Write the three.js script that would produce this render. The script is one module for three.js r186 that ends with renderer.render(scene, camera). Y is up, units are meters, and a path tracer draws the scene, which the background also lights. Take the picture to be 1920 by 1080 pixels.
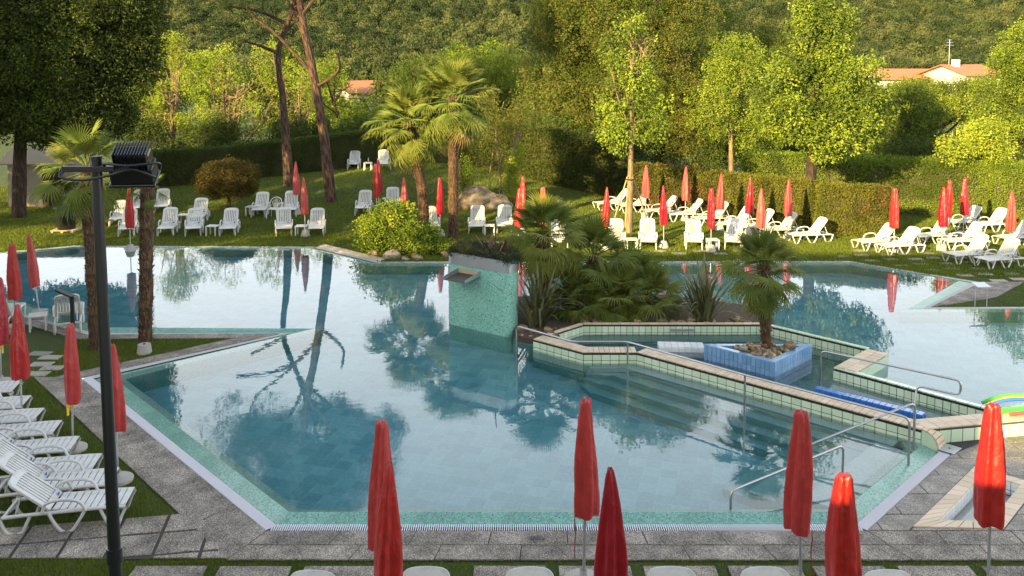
import * as THREE from 'three';
import { mergeGeometries } from 'three/addons/utils/BufferGeometryUtils.js';
import { RoundedBoxGeometry } from 'three/addons/geometries/RoundedBoxGeometry.js';
import { FontLoader } from 'three/addons/loaders/FontLoader.js';
import { TextGeometry } from 'three/addons/geometries/TextGeometry.js';

// ------------------------------------------------------------------ camera, sky, sun, exposure
const scene = new THREE.Scene();
const F = 1700, CX = 960, CY = 224, CAMH = 7.2, PITCH = Math.atan((CY - 103) / F);
const camera = new THREE.PerspectiveCamera(THREE.MathUtils.radToDeg(2 * Math.atan(856 / F)), 1920 / 1712, 0.1, 4000);
camera.setViewOffset(1920, 1712, 0, 632, 1920, 1080);
camera.position.set(0, CAMH, 0);
camera.rotation.x = -PITCH;
const renderer = new THREE.WebGLRenderer({ antialias: true });
renderer.setSize(1024, 576);
renderer.toneMapping = THREE.LinearToneMapping;
renderer.toneMappingExposure = 3.75;
renderer.shadowMap.enabled = true;

const clamp = (x, a, b) => Math.min(b, Math.max(a, x));
const sstep = (a, b, x) => { const t = clamp((x - a) / (b - a), 0, 1); return t * t * (3 - 2 * t); };
const SUN = new THREE.Vector3(-0.62, 0.3, 0.78).normalize();
const sun = new THREE.DirectionalLight(new THREE.Color().setRGB(1, 0.74, 0.32), 5);
sun.name = 'sun';
sun.position.copy(SUN).multiplyScalar(120).add(new THREE.Vector3(0, 0, -30));
sun.target.position.set(0, 0, -30);
sun.castShadow = true; sun.shadow.radius = 1; sun.shadow.mapSize.set(4096, 4096);
Object.assign(sun.shadow.camera, { left: -90, right: 90, top: 70, bottom: -50, near: 1, far: 400 });
scene.add(sun, sun.target);
{
  const W = 512, Hh = 256, d = new Float32Array(W * Hh * 4);
  for (let r = 0; r < Hh; r++) for (let c = 0; c < W; c++) {
    const el = ((r + 0.5) / Hh - 0.5) * Math.PI, ph = ((c + 0.5) / W - 0.5) * 2 * Math.PI;
    const x = Math.cos(ph) * Math.cos(el), y = Math.sin(el), z = Math.sin(ph) * Math.cos(el);
    const t = sstep(0.28, 0.92, y), g = Math.pow(Math.max(0, x * SUN.x + y * SUN.y + z * SUN.z), 5) * 0.26;
    const a = [0.76, 0.785, 0.795], b = [0.095, 0.135, 0.205], w = [1, 0.72, 0.42];
    for (let k = 0; k < 3; k++) d[(r * W + c) * 4 + k] = (a[k] + (b[k] - a[k]) * t) + w[k] * g;
    d[(r * W + c) * 4 + 3] = 1;
  }
  const sky = new THREE.DataTexture(d, W, Hh, THREE.RGBAFormat, THREE.FloatType);
  sky.mapping = THREE.EquirectangularReflectionMapping; sky.magFilter = THREE.LinearFilter; sky.needsUpdate = true;
  scene.background = sky; scene.environment = sky;
}

// ------------------------------------------------------------------ helpers
let seed = 7;
const rnd = () => { seed = (seed + 0x6d2b79f5) | 0; let t = Math.imul(seed ^ (seed >>> 15), 1 | seed); t = (t + Math.imul(t ^ (t >>> 7), 61 | t)) ^ t; return ((t ^ (t >>> 14)) >>> 0) / 4294967296; };
const rr = (a, b) => a + (b - a) * rnd();
const pick = (a) => a[Math.floor(rnd() * a.length)];
const V = (x, y, z) => new THREE.Vector3(x, y, z);
const rad = (d) => d * Math.PI / 180;
const hash = (x, y, z) => { let h = Math.imul(x | 0, 374761393) ^ Math.imul(y | 0, 668265263) ^ Math.imul(z | 0, 2147483647 - 1013904223); h = Math.imul(h ^ (h >>> 13), 1274126177); return ((h ^ (h >>> 16)) >>> 0) / 4294967296; };
function vnoise(x, y, z = 0, per = 0) {
  const ix = Math.floor(x), iy = Math.floor(y), iz = Math.floor(z), fx = x - ix, fy = y - iy, fz = z - iz;
  const w = (n) => (per ? ((n % per) + per) % per : n), s = (t) => t * t * (3 - 2 * t), L = (a, b, t) => a + (b - a) * t;
  const h = (a, b, c) => hash(w(ix + a), w(iy + b), iz + c);
  const q = (c) => L(L(h(0, 0, c), h(1, 0, c), s(fx)), L(h(0, 1, c), h(1, 1, c), s(fx)), s(fy));
  return fz === 0 ? q(0) : L(q(0), q(1), s(fz));
}
const fbm = (x, y, z = 0, per = 0, oct = 4) => { let a = 0.5, t = 0, n = 0; for (let i = 0; i < oct; i++) { t += a * vnoise(x, y, z, per); n += a; a *= 0.5; x *= 2; y *= 2; z = z * 2 + 3.3; per *= 2; } return t / n; };

// the mound of lawn beyond the pool, flat ground elsewhere
const terr = (x, z) => 1.2 * Math.exp(-(((x + 4.5) / 9) ** 2)) * sstep(36.2, 49, -z) * (1 - 0.5 * sstep(56, 80, -z)) + 0.03 * Math.min(60, Math.max(0, -z - 70));
// a photo pixel (1920 x 1080) to a point: on the plane y = h, on the ground, or at a depth z
function ray(px, py) { const x = (px - CX) / F, y = -(py - CY) / F, c = Math.cos(PITCH), s = Math.sin(PITCH); return V(x, y * c - s, -y * s - c); }
function U(px, py, h = 0) { const d = ray(px, py), t = (h - CAMH) / d.y; return V(d.x * t, h, d.z * t); }
function G(px, py) { let h = 0, p; for (let i = 0; i < 14; i++) { p = U(px, py, h); h = terr(p.x, p.z); } p.y = h; return p; }
function AT(px, py, z) { const d = ray(px, py), t = z / d.z; return V(d.x * t, CAMH + d.y * t, z); }

const names = {};
const numbered = (n) => { const k = names[n] = (names[n] ?? -1) + 1; return k ? n + '_' + String(k).padStart(3, '0') : n; };
function thing(name, label, category, pos = V(0, 0, 0), turn = 0, group) {
  const o = new THREE.Group(); o.name = numbered(name); o.position.copy(pos); o.rotation.y = turn; o.userData = { label, category };
  if (group) o.userData.group = group; scene.add(o); return o;
}
function structure(name, label) { const o = new THREE.Group(); o.name = numbered(name); o.userData = { kind: 'structure', label }; scene.add(o); return o; }
function part(parent, name, geo, mat, world = false) {
  if (world) geo.translate(-parent.position.x, -parent.position.y, -parent.position.z);
  const m = new THREE.Mesh(geo, mat); m.name = name; m.castShadow = m.receiveShadow = true; parent.add(m); return m;
}
function copyOf(src, pos, turn, label, group) {
  const c = src.clone(); c.name = numbered(src.name.replace(/_\d{3}$/, '')); c.position.copy(pos); c.rotation.y = turn; c.userData = { ...src.userData };
  if (label) c.userData.label = label; if (group) c.userData.group = group; scene.add(c); return c;
}
function merged(list) { const l = list.map((g) => { const n = g.index ? g.toNonIndexed() : g; for (const k of Object.keys(n.attributes)) if (!['position', 'normal', 'uv'].includes(k)) n.deleteAttribute(k); if (!n.attributes.uv) n.setAttribute('uv', new THREE.BufferAttribute(new Float32Array(n.attributes.position.count * 2), 2)); return n; }); return mergeGeometries(l); }
const box = (w, h, d, x = 0, y = 0, z = 0) => new THREE.BoxGeometry(w, h, d).translate(x, y, z);
const rbox = (w, h, d, r = 0.008, x = 0, y = 0, z = 0) => new RoundedBoxGeometry(w, h, d, 1, r).translate(x, y, z);
const tube = (pts, r, seg = 16, rs = 6, closed = false, tension = 0.5) => new THREE.TubeGeometry(new THREE.CatmullRomCurve3(pts, closed, 'catmullrom', tension), seg, r, rs, closed);
// a pipe with straight runs and rounded bends
function pipe(pts, r, bend = 0.08, rs = 8) {
  const path = new THREE.CurvePath();
  let prev = pts[0];
  for (let i = 1; i < pts.length; i++) {
    const a = pts[i - 1], b = pts[i], c = pts[i + 1];
    if (!c) { path.add(new THREE.LineCurve3(prev, b)); break; }
    const p = b.clone().add(a.clone().sub(b).setLength(bend)), q = b.clone().add(c.clone().sub(b).setLength(bend));
    path.add(new THREE.LineCurve3(prev, p)); path.add(new THREE.QuadraticBezierCurve3(p, b, q)); prev = q;
  }
  return new THREE.TubeGeometry(path, 26 * (pts.length - 1), r, rs, false);
}
// tapered limb through points with radii
function limb(pts, radii, seg = 10, rs = 7, rough = 0.12) {
  const curve = new THREE.CatmullRomCurve3(pts), g = new THREE.TubeGeometry(curve, seg, 1, rs, false), p = g.attributes.position, nn = rs + 1;
  for (let i = 0; i <= seg; i++) {
    const t = i / seg, c = curve.getPointAt(t), k = t * (radii.length - 1), a = Math.floor(Math.min(k, radii.length - 1.001)), r = radii[a] + (radii[a + 1] - radii[a]) * (k - a);
    for (let j = 0; j < nn; j++) { const n = i * nn + j, v = V(p.getX(n), p.getY(n), p.getZ(n)).sub(c).multiplyScalar(r * (1 + rough * (vnoise((j % rs) * 1.3 + pts[0].x * 9, i * 0.9, 3) - 0.5) * 2)).add(c); p.setXYZ(n, v.x, v.y, v.z); }
  }
  const len = curve.getLength(), uv = g.attributes.uv; for (let i = 0; i < uv.count; i++) uv.setXY(i, uv.getX(i) * len, uv.getY(i) * radii[0] * 6.28);
  g.computeVertexNormals(); return g;
}
// polygons on the ground, as [x, z]
const area2 = (p) => p.reduce((s, a, i) => { const b = p[(i + 1) % p.length]; return s + a[0] * b[1] - b[0] * a[1]; }, 0);
function inside(p, x, z) { let k = false; for (let i = 0, j = p.length - 1; i < p.length; j = i++) if ((p[i][1] > z) !== (p[j][1] > z) && x < (p[j][0] - p[i][0]) * (z - p[i][1]) / (p[j][1] - p[i][1]) + p[i][0]) k = !k; return k; }
function offset(poly, d, limit = 1.7) {                      // positive: inwards
  const s = area2(poly) > 0 ? 1 : -1, n = poly.length;
  return poly.map((b, i) => {
    const a = poly[(i + n - 1) % n], c = poly[(i + 1) % n];
    const u = [b[0] - a[0], b[1] - a[1]], w = [c[0] - b[0], c[1] - b[1]], lu = Math.hypot(...u), lw = Math.hypot(...w);
    const n1 = [-u[1] / lu * s, u[0] / lu * s], n2 = [-w[1] / lw * s, w[0] / lw * s], m = [n1[0] + n2[0], n1[1] + n2[1]], lm = Math.hypot(...m), k = Math.min(limit, 2 / lm);
    return [b[0] + m[0] / lm * d * k, b[1] + m[1] / lm * d * k];
  });
}
function clipHalf(poly, a, b, keepLeft) {
  const out = [], f = (p) => ((b[0] - a[0]) * (p[1] - a[1]) - (b[1] - a[1]) * (p[0] - a[0])) * (keepLeft ? 1 : -1);
  for (let i = 0; i < poly.length; i++) { const p = poly[i], q = poly[(i + 1) % poly.length], fp = f(p), fq = f(q); if (fp >= 0) out.push(p); if (fp * fq < 0) { const t = fp / (fp - fq); out.push([p[0] + (q[0] - p[0]) * t, p[1] + (q[1] - p[1]) * t]); } }
  return out;
}
const clipTo = (poly, convex) => { const s = area2(convex) > 0; for (let i = 0; i < convex.length && poly.length; i++) poly = clipHalf(poly, convex[i], convex[(i + 1) % convex.length], s); return poly; };
function cutOut(poly, convex) { const s = area2(convex) > 0, out = []; for (let i = 0; i < convex.length && poly.length > 2; i++) { const a = convex[i], b = convex[(i + 1) % convex.length], o = clipHalf(poly, a, b, !s); if (o.length > 2) out.push(o); poly = clipHalf(poly, a, b, s); } return out; }
const shapeOf = (poly) => new THREE.Shape(poly.map(([x, z]) => new THREE.Vector2(x, -z)));
const flat = (poly, y, holes = []) => { const s = shapeOf(poly); for (const h of holes) s.holes.push(new THREE.Path(h.map(([x, z]) => new THREE.Vector2(x, -z)))); return new THREE.ShapeGeometry(s).rotateX(-Math.PI / 2).translate(0, y, 0); };
const slab = (poly, y0, y1, bevel = 0) => new THREE.ExtrudeGeometry(shapeOf(poly), { depth: y1 - y0 - bevel, bevelEnabled: bevel > 0, bevelThickness: bevel, bevelSize: bevel, bevelOffset: -bevel, bevelSegments: 1 }).rotateX(-Math.PI / 2).translate(0, y0, 0);
function ring(A, ya, B, yb, closed = true, from = 0, to = A.length) {
  const pos = [], uv = []; let run = 0;
  for (let i = from; i < to; i++) {
    const j = (i + 1) % A.length, a = A[i], b = A[j], c = B[j], d = B[i], L = Math.hypot(b[0] - a[0], b[1] - a[1]), w = Math.max(Math.hypot(a[0] - d[0], a[1] - d[1]) * 0.8, Math.abs(ya - yb));
    const q = [[a, ya, run, 0], [b, ya, run + L, 0], [c, yb, run + L, w], [d, yb, run, w]];
    for (const k of [0, 2, 1, 0, 3, 2]) { pos.push(q[k][0][0], q[k][1], q[k][0][1]); uv.push(q[k][2], q[k][3]); }
    run += L;
  }
  const g = new THREE.BufferGeometry(); g.setAttribute('position', new THREE.Float32BufferAttribute(pos, 3)); g.setAttribute('uv', new THREE.Float32BufferAttribute(uv, 2)); g.computeVertexNormals(); return g;
}

// ------------------------------------------------------------------ textures and materials
function texture(size, metres, fn, srgb = true) {
  const d = new Uint8Array(size * size * 4);
  for (let y = 0; y < size; y++) for (let x = 0; x < size; x++) { const c = fn(x / size, y / size, x, y); for (let k = 0; k < 3; k++) d[(y * size + x) * 4 + k] = clamp(Math.round((Array.isArray(c) ? c[k] : c) * 255), 0, 255); d[(y * size + x) * 4 + 3] = 255; }
  const t = new THREE.DataTexture(d, size, size); t.wrapS = t.wrapT = THREE.RepeatWrapping; t.magFilter = THREE.LinearFilter; t.minFilter = THREE.LinearMipmapLinearFilter; t.generateMipmaps = true;
  if (srgb) t.colorSpace = THREE.SRGBColorSpace; t.repeat.set(1 / metres, 1 / metres); t.needsUpdate = true; return t;
}
const mix3 = (a, b, t) => a.map((v, i) => v + (b[i] - v) * t);
const std = (o) => { if (Array.isArray(o.color)) o.color = new THREE.Color().setRGB(...o.color); return new THREE.MeshStandardMaterial({ roughness: 0.8, ...o }); };
const phys = (o) => { if (Array.isArray(o.color)) o.color = new THREE.Color().setRGB(...o.color); return new THREE.MeshPhysicalMaterial({ roughness: 0.8, ...o }); };
const col = (r, g, b) => new THREE.Color().setRGB(r, g, b);

const aggTex = texture(512, 1.9, (u, v, x, y) => {
  const n = hash(x >> 1, y >> 1, 5), m = hash(x >> 2, y >> 2, 9), c = fbm(u * 6, v * 6, 2, 6), s = 0.26 + 0.36 * n * n + 0.22 * m + 0.4 * (c - 0.5);
  return [s * 1.03, s, s * 0.95];
});
const aggBump = texture(512, 1.9, (u, v, x, y) => 0.5 * hash(x >> 1, y >> 1, 5) + 0.5 * hash(x >> 2, y >> 2, 9), false);
const M = {};
M.agg = [[0.92, 0.87, 0.81], [0.82, 0.78, 0.73], [1.0, 0.95, 0.88]].map((c) => std({ color: c, map: aggTex, bumpMap: aggBump, bumpScale: 0.006, roughness: 0.95 }));
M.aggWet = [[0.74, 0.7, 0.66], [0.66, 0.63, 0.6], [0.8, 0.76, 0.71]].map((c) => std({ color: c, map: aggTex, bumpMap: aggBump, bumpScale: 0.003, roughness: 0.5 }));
M.joint = std({ color: [0.045, 0.042, 0.036], roughness: 1 });
const lawnTex = texture(512, 9, (u, v, x, y) => {
  const a = fbm(u * 9, v * 9, 1, 9, 4), b = fbm(u * 60, v * 60, 4, 60, 2), c = hash(x, y, 3), k = fbm(u * 4, v * 4, 11, 4, 3);
  const g = mix3([0.15, 0.22, 0.06], [0.28, 0.36, 0.10], clamp(0.55 * a + 0.35 * b + 0.2 * c - 0.05, 0, 1));
  return mix3(g, [0.38, 0.38, 0.18], clamp((k - 0.55) * 2.2, 0, 0.5));
});
M.lawn = std({ map: lawnTex, roughness: 1, bumpMap: texture(512, 1.3, (u, v, x, y) => 0.6 * hash(x >> 1, y >> 1, 1) + 0.4 * fbm(u * 30, v * 30, 1, 30, 2), false), bumpScale: 0.03 });
const mosaicFn = (base, spread, dark) => (u, v, x, y) => {
  const tx = x >> 3, ty = y >> 3, gx = x & 7, gy = y & 7; if (gx === 0 || gy === 0) return base.map((b) => b * 0.86 + 0.08);
  const n = hash(tx, ty, 7) - 0.5, m = hash(tx, ty, 8); if (m < dark) return [0.10, 0.20, 0.20];
  return base.map((b, i) => b + n * spread[i] + (fbm(u * 5, v * 5, 5, 5) - 0.5) * 0.12);
};
const lipTex = texture(512, 1.4, mosaicFn([0.39, 0.58, 0.52], [0.22, 0.2, 0.2], 0.012));
M.lip = phys({ map: lipTex, roughness: 0.35, clearcoat: 0.4, clearcoatRoughness: 0.15 });
const towerTex = texture(512, 1.5, mosaicFn([0.48, 0.70, 0.63], [0.24, 0.18, 0.18], 0.03));
M.tower = phys({ map: towerTex, roughness: 0.4, clearcoat: 0.3, clearcoatRoughness: 0.2 });
const floorTex = texture(512, 10, (u, v, x, y) => {
  const px = Math.floor(x / 16), py = Math.floor(y / 16), n = hash(px, py, 3) - 0.5, k = hash(x >> 1, y >> 1, 2) - 0.5, b = fbm(u * 6, v * 6, 6, 6) - 0.5;
  const e = (x & 15) === 0 || (y & 15) === 0 ? 0.04 : 0;
  return [0.68 + n * 0.12 + k * 0.08 + b * 0.12 + e, 0.76 + n * 0.09 + k * 0.06 + b * 0.08 + e, 0.78 + n * 0.08 + k * 0.05 + b * 0.05 + e];
});
M.floor = std({ map: floorTex, roughness: 0.6 });
M.poolWall = std({ map: texture(512, 1.4, mosaicFn([0.50, 0.66, 0.62], [0.18, 0.16, 0.16], 0.012)), roughness: 0.5 });
M.step = std({ map: texture(512, 1.4, mosaicFn([0.60, 0.70, 0.69], [0.1, 0.1, 0.1], 0)), roughness: 0.5 });
M.stepEdge = std({ color: [0.10, 0.24, 0.28], roughness: 0.5 });
const ripple = texture(512, 5, (u, v) => 0.55 * fbm(u * 14, v * 26, 1, 0 || 1e9, 3) + 0.3 * fbm(u * 34, v * 60, 8, 1e9, 2) + 0.15, false);
ripple.wrapS = ripple.wrapT = THREE.MirroredRepeatWrapping;
M.water = phys({ color: [1, 1, 1], roughness: 0, transmission: 1, thickness: 1, ior: 1.4, attenuationColor: col(0.48, 0.75, 0.79), attenuationDistance: 2.2, bumpMap: ripple, bumpScale: 0.0009 });
M.grate = std({ color: [0.62, 0.62, 0.68], roughness: 0.5 });
M.steel = std({ color: [0.42, 0.42, 0.42], metalness: 1, roughness: 0.28 });
M.zinc = std({ color: [0.5, 0.51, 0.53], metalness: 0.85, roughness: 0.42, roughnessMap: texture(256, 1, (u, v) => 0.6 + 0.5 * fbm(u * 6, v * 6, 1, 6), false) });
M.alu = std({ color: [0.5, 0.51, 0.53], metalness: 0.8, roughness: 0.4 });
const grime = texture(256, 0.8, (u, v) => { const n = 1.02 - 0.3 * clamp(fbm(u * 6, v * 6, 3, 6, 5) - 0.45, 0, 1) - 0.06 * hash(u * 90, v * 90, 2); return [n, n, n * 0.985]; });
M.white = phys({ map: grime, color: [0.56, 0.56, 0.54], roughness: 0.42, clearcoat: 0.15, clearcoatRoughness: 0.4 });
M.whiteOld = phys({ map: grime, color: [0.58, 0.585, 0.585], roughness: 0.5 });
M.sticker = std({ color: [0.03, 0.06, 0.28], roughness: 0.5 });
M.black = std({ color: [0.012, 0.013, 0.016], roughness: 0.45 });
M.blackGloss = phys({ color: [0.01, 0.011, 0.014], roughness: 0.3, clearcoat: 0.5, clearcoatRoughness: 0.2 });
M.concrete = std({ color: [0.34, 0.32, 0.29], roughness: 0.95, bumpMap: aggBump, bumpScale: 0.003 });
M.tileGreen = [[0.55, 0.68, 0.48], [0.5, 0.64, 0.44], [0.6, 0.71, 0.53]].map((c) => phys({ color: c, roughness: 0.25, clearcoat: 0.3, clearcoatRoughness: 0.1 }));
M.tileBeige = [[0.58, 0.46, 0.32], [0.53, 0.42, 0.29], [0.63, 0.5, 0.36]].map((c) => std({ color: c, roughness: 0.6 }));
M.tileBlue = [[0.17, 0.33, 0.54], [0.15, 0.3, 0.5], [0.2, 0.37, 0.58]].map((c) => phys({ color: c, roughness: 0.25, clearcoat: 0.3 }));
M.tileDeep = [[0.03, 0.16, 0.5], [0.025, 0.14, 0.45], [0.04, 0.19, 0.55]].map((c) => phys({ color: c, roughness: 0.25, clearcoat: 0.3 }));
M.tileWhite = [[0.7, 0.73, 0.74], [0.66, 0.69, 0.7]].map((c) => phys({ color: c, roughness: 0.3 }));
M.grout = std({ color: [0.06, 0.065, 0.06], roughness: 1 });
M.band = std({ color: [0.012, 0.014, 0.02], roughness: 0.4 });
M.rock = [[0.5, 0.4, 0.26], [0.5, 0.45, 0.37], [0.36, 0.27, 0.18]].map((c) => std({ color: c, roughness: 0.95, map: texture(256, 0.7, (u, v) => { const n = 0.4 + 1.1 * (fbm(u * 5, v * 5, 3, 5, 5) - 0.3) + 0.15 * (hash(u * 128, v * 128, 4) - 0.5); return [n, n * 0.97, n * 0.92]; }) }));
M.soil = std({ color: [0.09, 0.065, 0.04], roughness: 1, bumpMap: aggBump, bumpScale: 0.03 });
const barkFn = (a, b, fx, fy) => (u, v) => { const n = fbm(u * fx, v * fy, 4, 1e9, 5), m = fbm(u * fx * 3, v * fy * 3, 9, 1e9, 3); return mix3(a, b, clamp(1.5 * n - 0.35 + 0.4 * (m - 0.5), 0, 1)); };
M.barkPine = std({ map: texture(256, 2, barkFn([0.15, 0.11, 0.09], [0.46, 0.35, 0.27], 9, 26)), bumpMap: texture(256, 2, barkFn([0, 0, 0], [1, 1, 1], 9, 26), false), bumpScale: 0.06, roughness: 1 });
M.barkDark = std({ map: texture(256, 2, barkFn([0.12, 0.09, 0.07], [0.34, 0.27, 0.2], 10, 22)), bumpMap: M.barkPine.bumpMap, bumpScale: 0.04, roughness: 1 });
M.barkPale = std({ map: texture(256, 2, barkFn([0.34, 0.29, 0.21], [0.60, 0.52, 0.40], 6, 30)), bumpMap: M.barkPine.bumpMap, bumpScale: 0.01, roughness: 0.95 });
M.fibre = std({ map: texture(256, 1, barkFn([0.13, 0.09, 0.06], [0.46, 0.34, 0.22], 8, 30)), roughness: 1 });
M.stub = std({ color: [0.13, 0.09, 0.055], roughness: 1 });
M.twigs = std({ color: [0.055, 0.048, 0.025], roughness: 1 });
M.timber = std({ color: [0.42, 0.32, 0.19], roughness: 0.9 });
const leafMat = (t = 0.35) => phys({ color: [1, 1, 1], roughness: 0.95, specularIntensity: 0.15, transmission: t, thickness: 0, side: THREE.DoubleSide });
M.leaf = leafMat(0.26); M.leafHard = phys({ color: [1, 1, 1], roughness: 0.8, specularIntensity: 0.25, transmission: 0.35, thickness: 0, side: THREE.DoubleSide });
M.frond = [[0.145, 0.185, 0.026], [0.11, 0.155, 0.024], [0.18, 0.205, 0.032]].map((c) => phys({ color: c, roughness: 0.6, specularIntensity: 0.4, transmission: 0.3, thickness: 0, side: THREE.DoubleSide }));
M.frondDead = phys({ color: [0.24, 0.16, 0.07], roughness: 0.9, transmission: 0.2, thickness: 0, side: THREE.DoubleSide });
M.sword = [[0.11, 0.12, 0.04], [0.16, 0.16, 0.06], [0.075, 0.085, 0.035]].map((c) => phys({ color: c, roughness: 0.6, transmission: 0.15, thickness: 0, side: THREE.DoubleSide }));
M.dryLeaf = [[0.2, 0.09, 0.05], [0.26, 0.16, 0.08], [0.12, 0.06, 0.04]].map((c) => phys({ color: c, roughness: 0.8, transmission: 0.15, thickness: 0, side: THREE.DoubleSide }));
const fabric = texture(256, 0.5, (u, v) => { const n = 0.86 + 0.28 * (fbm(u * 4, v * 4, 2, 4, 5) - 0.5); return [n, n, n]; });
const crumple = texture(256, 0.5, (u, v) => 0.7 * fbm(u * 5, v * 3, 6, 1e9, 4) + 0.3 * fbm(u * 14, v * 5, 2, 1e9, 3), false); crumple.wrapS = crumple.wrapT = THREE.MirroredRepeatWrapping;
const vinyl = (c, r = 0.4) => phys({ color: c, roughness: r, map: fabric, bumpMap: crumple, bumpScale: 0.03, clearcoat: 0.18, clearcoatRoughness: 0.35 });
M.cover = { coral: vinyl([0.5, 0.036, 0.032], 0.5), red: vinyl([0.47, 0.016, 0.013], 0.36), crimson: vinyl([0.36, 0.006, 0.018], 0.34), faded: vinyl([0.54, 0.07, 0.06], 0.55) };
M.yellow = std({ color: [0.8, 0.5, 0.01], roughness: 0.6 });

// ------------------------------------------------------------------ pool outline (world x, z), from the photo's edges on flat ground
const at = (x, y) => { const p = U(x, y); return [p.x, p.z]; };
const P0 = [
  at(500, 998), at(1625, 998), at(1782, 855), at(1768, 834), [12, -18.4], [26, -20.5], [26, -25.7], at(1745, 577), at(1840, 530), at(1595, 490),
  at(712, 491), at(596, 463), at(140, 461), at(0, 473), at(-150, 489), [-24, -29.5], [-18, -28.2], at(41, 595), at(165, 629), at(525, 627), at(152, 710),
];
const E = { near: 0, right: 1, tip: 7, farDiag: 10, armNear: 18, penTip: 19, left: 20 };
const basin = [at(1711, 992), at(1827, 878), at(1947, 912), at(1882, 996)];

// ------------------------------------------------------------------ ground
{
  const hole = [...P0], near = flat([[-90, -36], [90, -36], [90, 14], [-90, 14]], 0, [hole, basin]);
  const nx = 120, nz = 70, g = new THREE.PlaneGeometry(1, 1, nx, nz), p = g.attributes.position;
  for (let i = 0; i < p.count; i++) { const a = i % (nx + 1), b = Math.floor(i / (nx + 1)), x = -90 + 180 * a / nx, z = -36 - 104 * (b / nz) ** 1.3; p.setXYZ(i, x, terr(x, z), z); }
  g.computeVertexNormals();
  const all = merged([near, g]), q = all.attributes.position, uv = all.attributes.uv;
  for (let i = 0; i < q.count; i++) uv.setXY(i, q.getX(i), q.getZ(i));
  const lawn = new THREE.Mesh(all, M.lawn); lawn.name = 'lawn'; lawn.userData = { kind: 'structure', label: 'mown green lawn around the pool rising to a mound' }; lawn.receiveShadow = true; lawn.castShadow = true; scene.add(lawn);
}

// ------------------------------------------------------------------ pool basin and water
const P1 = offset(P0, 0.19), P2 = offset(P0, 0.19 + 0.3), P2w = offset(P0, 0.19 + 0.318), P3 = offset(P0, 0.19 + 0.52);
const pool = structure('swimming_pool', 'mosaic lined swimming pool basin with overflow edge');
part(pool, 'gutter', ring(P0, -0.02, P1, -0.02), M.joint);
part(pool, 'overflow_lip', ring(P1, -0.02, P2, 0.062), M.lip);
part(pool, 'ledge', ring(P2, 0.062, P3, -0.1), M.poolWall);
part(pool, 'wall', ring(P3, -0.1, P3.map((p) => p), -1.35), M.poolWall);
{ const g = flat(P3, -1.35), q = g.attributes.position, uv = g.attributes.uv; for (let i = 0; i < q.count; i++) uv.setXY(i, q.getX(i) * 0.966 + q.getZ(i) * 0.259, q.getZ(i) * 0.966 - q.getX(i) * 0.259); part(pool, 'floor', g, M.floor); }
{
  const g = flat(P2w, 0.055), q = g.attributes.position, uv = g.attributes.uv; for (let i = 0; i < q.count; i++) uv.setXY(i, q.getX(i), q.getZ(i));
  const w = new THREE.Mesh(g, M.water); w.name = 'water'; w.userData = { kind: 'structure', label: 'calm clear pool water mirroring trees and sky' }; w.receiveShadow = true; scene.add(w);
}
{ // overflow grate: hundreds of thin bars, and its two edge strips
  const bar = box(0.012, 0.022, 0.185), mats = [], m = new THREE.Matrix4(), q = new THREE.Quaternion(), strips = [];
  for (const i of [E.left, E.near, E.right]) {
    const j = (i + 1) % P0.length, a = P0[i], b = P0[j], c = P1[j], d = P1[i], L = Math.hypot(b[0] - a[0], b[1] - a[1]), n = Math.round(L / 0.034), ang = Math.atan2(b[0] - a[0], b[1] - a[1]);
    q.setFromAxisAngle(V(0, 1, 0), ang + Math.PI / 2);
    for (let k = 0; k < n; k++) { const t = (k + 0.5) / n, x = (a[0] + (b[0] - a[0]) * t + d[0] + (c[0] - d[0]) * t) / 2, z = (a[1] + (b[1] - a[1]) * t + d[1] + (c[1] - d[1]) * t) / 2; mats.push(m.compose(V(x, 0.017, z), q, V(1, 1, 1)).clone()); }
  }
  const im = new THREE.InstancedMesh(bar, M.grate, mats.length); mats.forEach((x, i) => im.setMatrixAt(i, x)); im.name = 'grate'; im.userData.kind = 'stuff'; im.castShadow = im.receiveShadow = true; pool.add(im);
  const rest = P0.map((_, i) => i).filter((i) => ![E.left, E.near, E.right].includes(i));
  part(pool, 'channel_cover', merged(rest.map((i) => ring(P0, 0.012, P1, 0.006, true, i, i + 1))), std({ color: [0.4, 0.4, 0.38], roughness: 0.8 }));
}

// ------------------------------------------------------------------ paving
const paved = [];
function paver(parent, poly, y1, mats, joint = 0.008) {
  if (poly.length < 3 || Math.abs(area2(poly)) < 0.03) return;
  const s = offset(poly, joint, 2.5); if (area2(s) * area2(poly) <= 0) return;
  part(parent, 'paver', slab(s, 0.006, y1 + rr(-0.003, 0.003), 0.006), pick(mats));
}
function base(parent, poly, holes = []) { part(parent, 'mortar_bed', slab2(poly, holes), M.joint); paved.push(poly); }
function slab2(poly, holes) { return flat(poly, 0.014, holes); }
const O = (w) => offset(P0, -w, 3);
function edgeStrip(parent, i, w0, w1, len, mats, start = 0) {
  const j = (i + 1) % P0.length, A = w0 ? O(w0) : P0, B = O(w1), L = Math.hypot(P0[j][0] - P0[i][0], P0[j][1] - P0[i][1]), n = Math.max(1, Math.round(L / len));
  const at2 = (Q, t) => [Q[i][0] + (Q[j][0] - Q[i][0]) * t, Q[i][1] + (Q[j][1] - Q[i][1]) * t];
  base(parent, [A[i], A[j], B[j], B[i]]);
  for (let k = 0; k < n; k++) { const t0 = clamp((k + (k ? start : 0)) / n, 0, 1), t1 = clamp((k + 1 + (k < n - 1 ? start : 0)) / n, 0, 1); paver(parent, [at2(A, t0), at2(A, t1), at2(B, t1), at2(B, t0)], 0.032, mats); }
}
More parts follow.
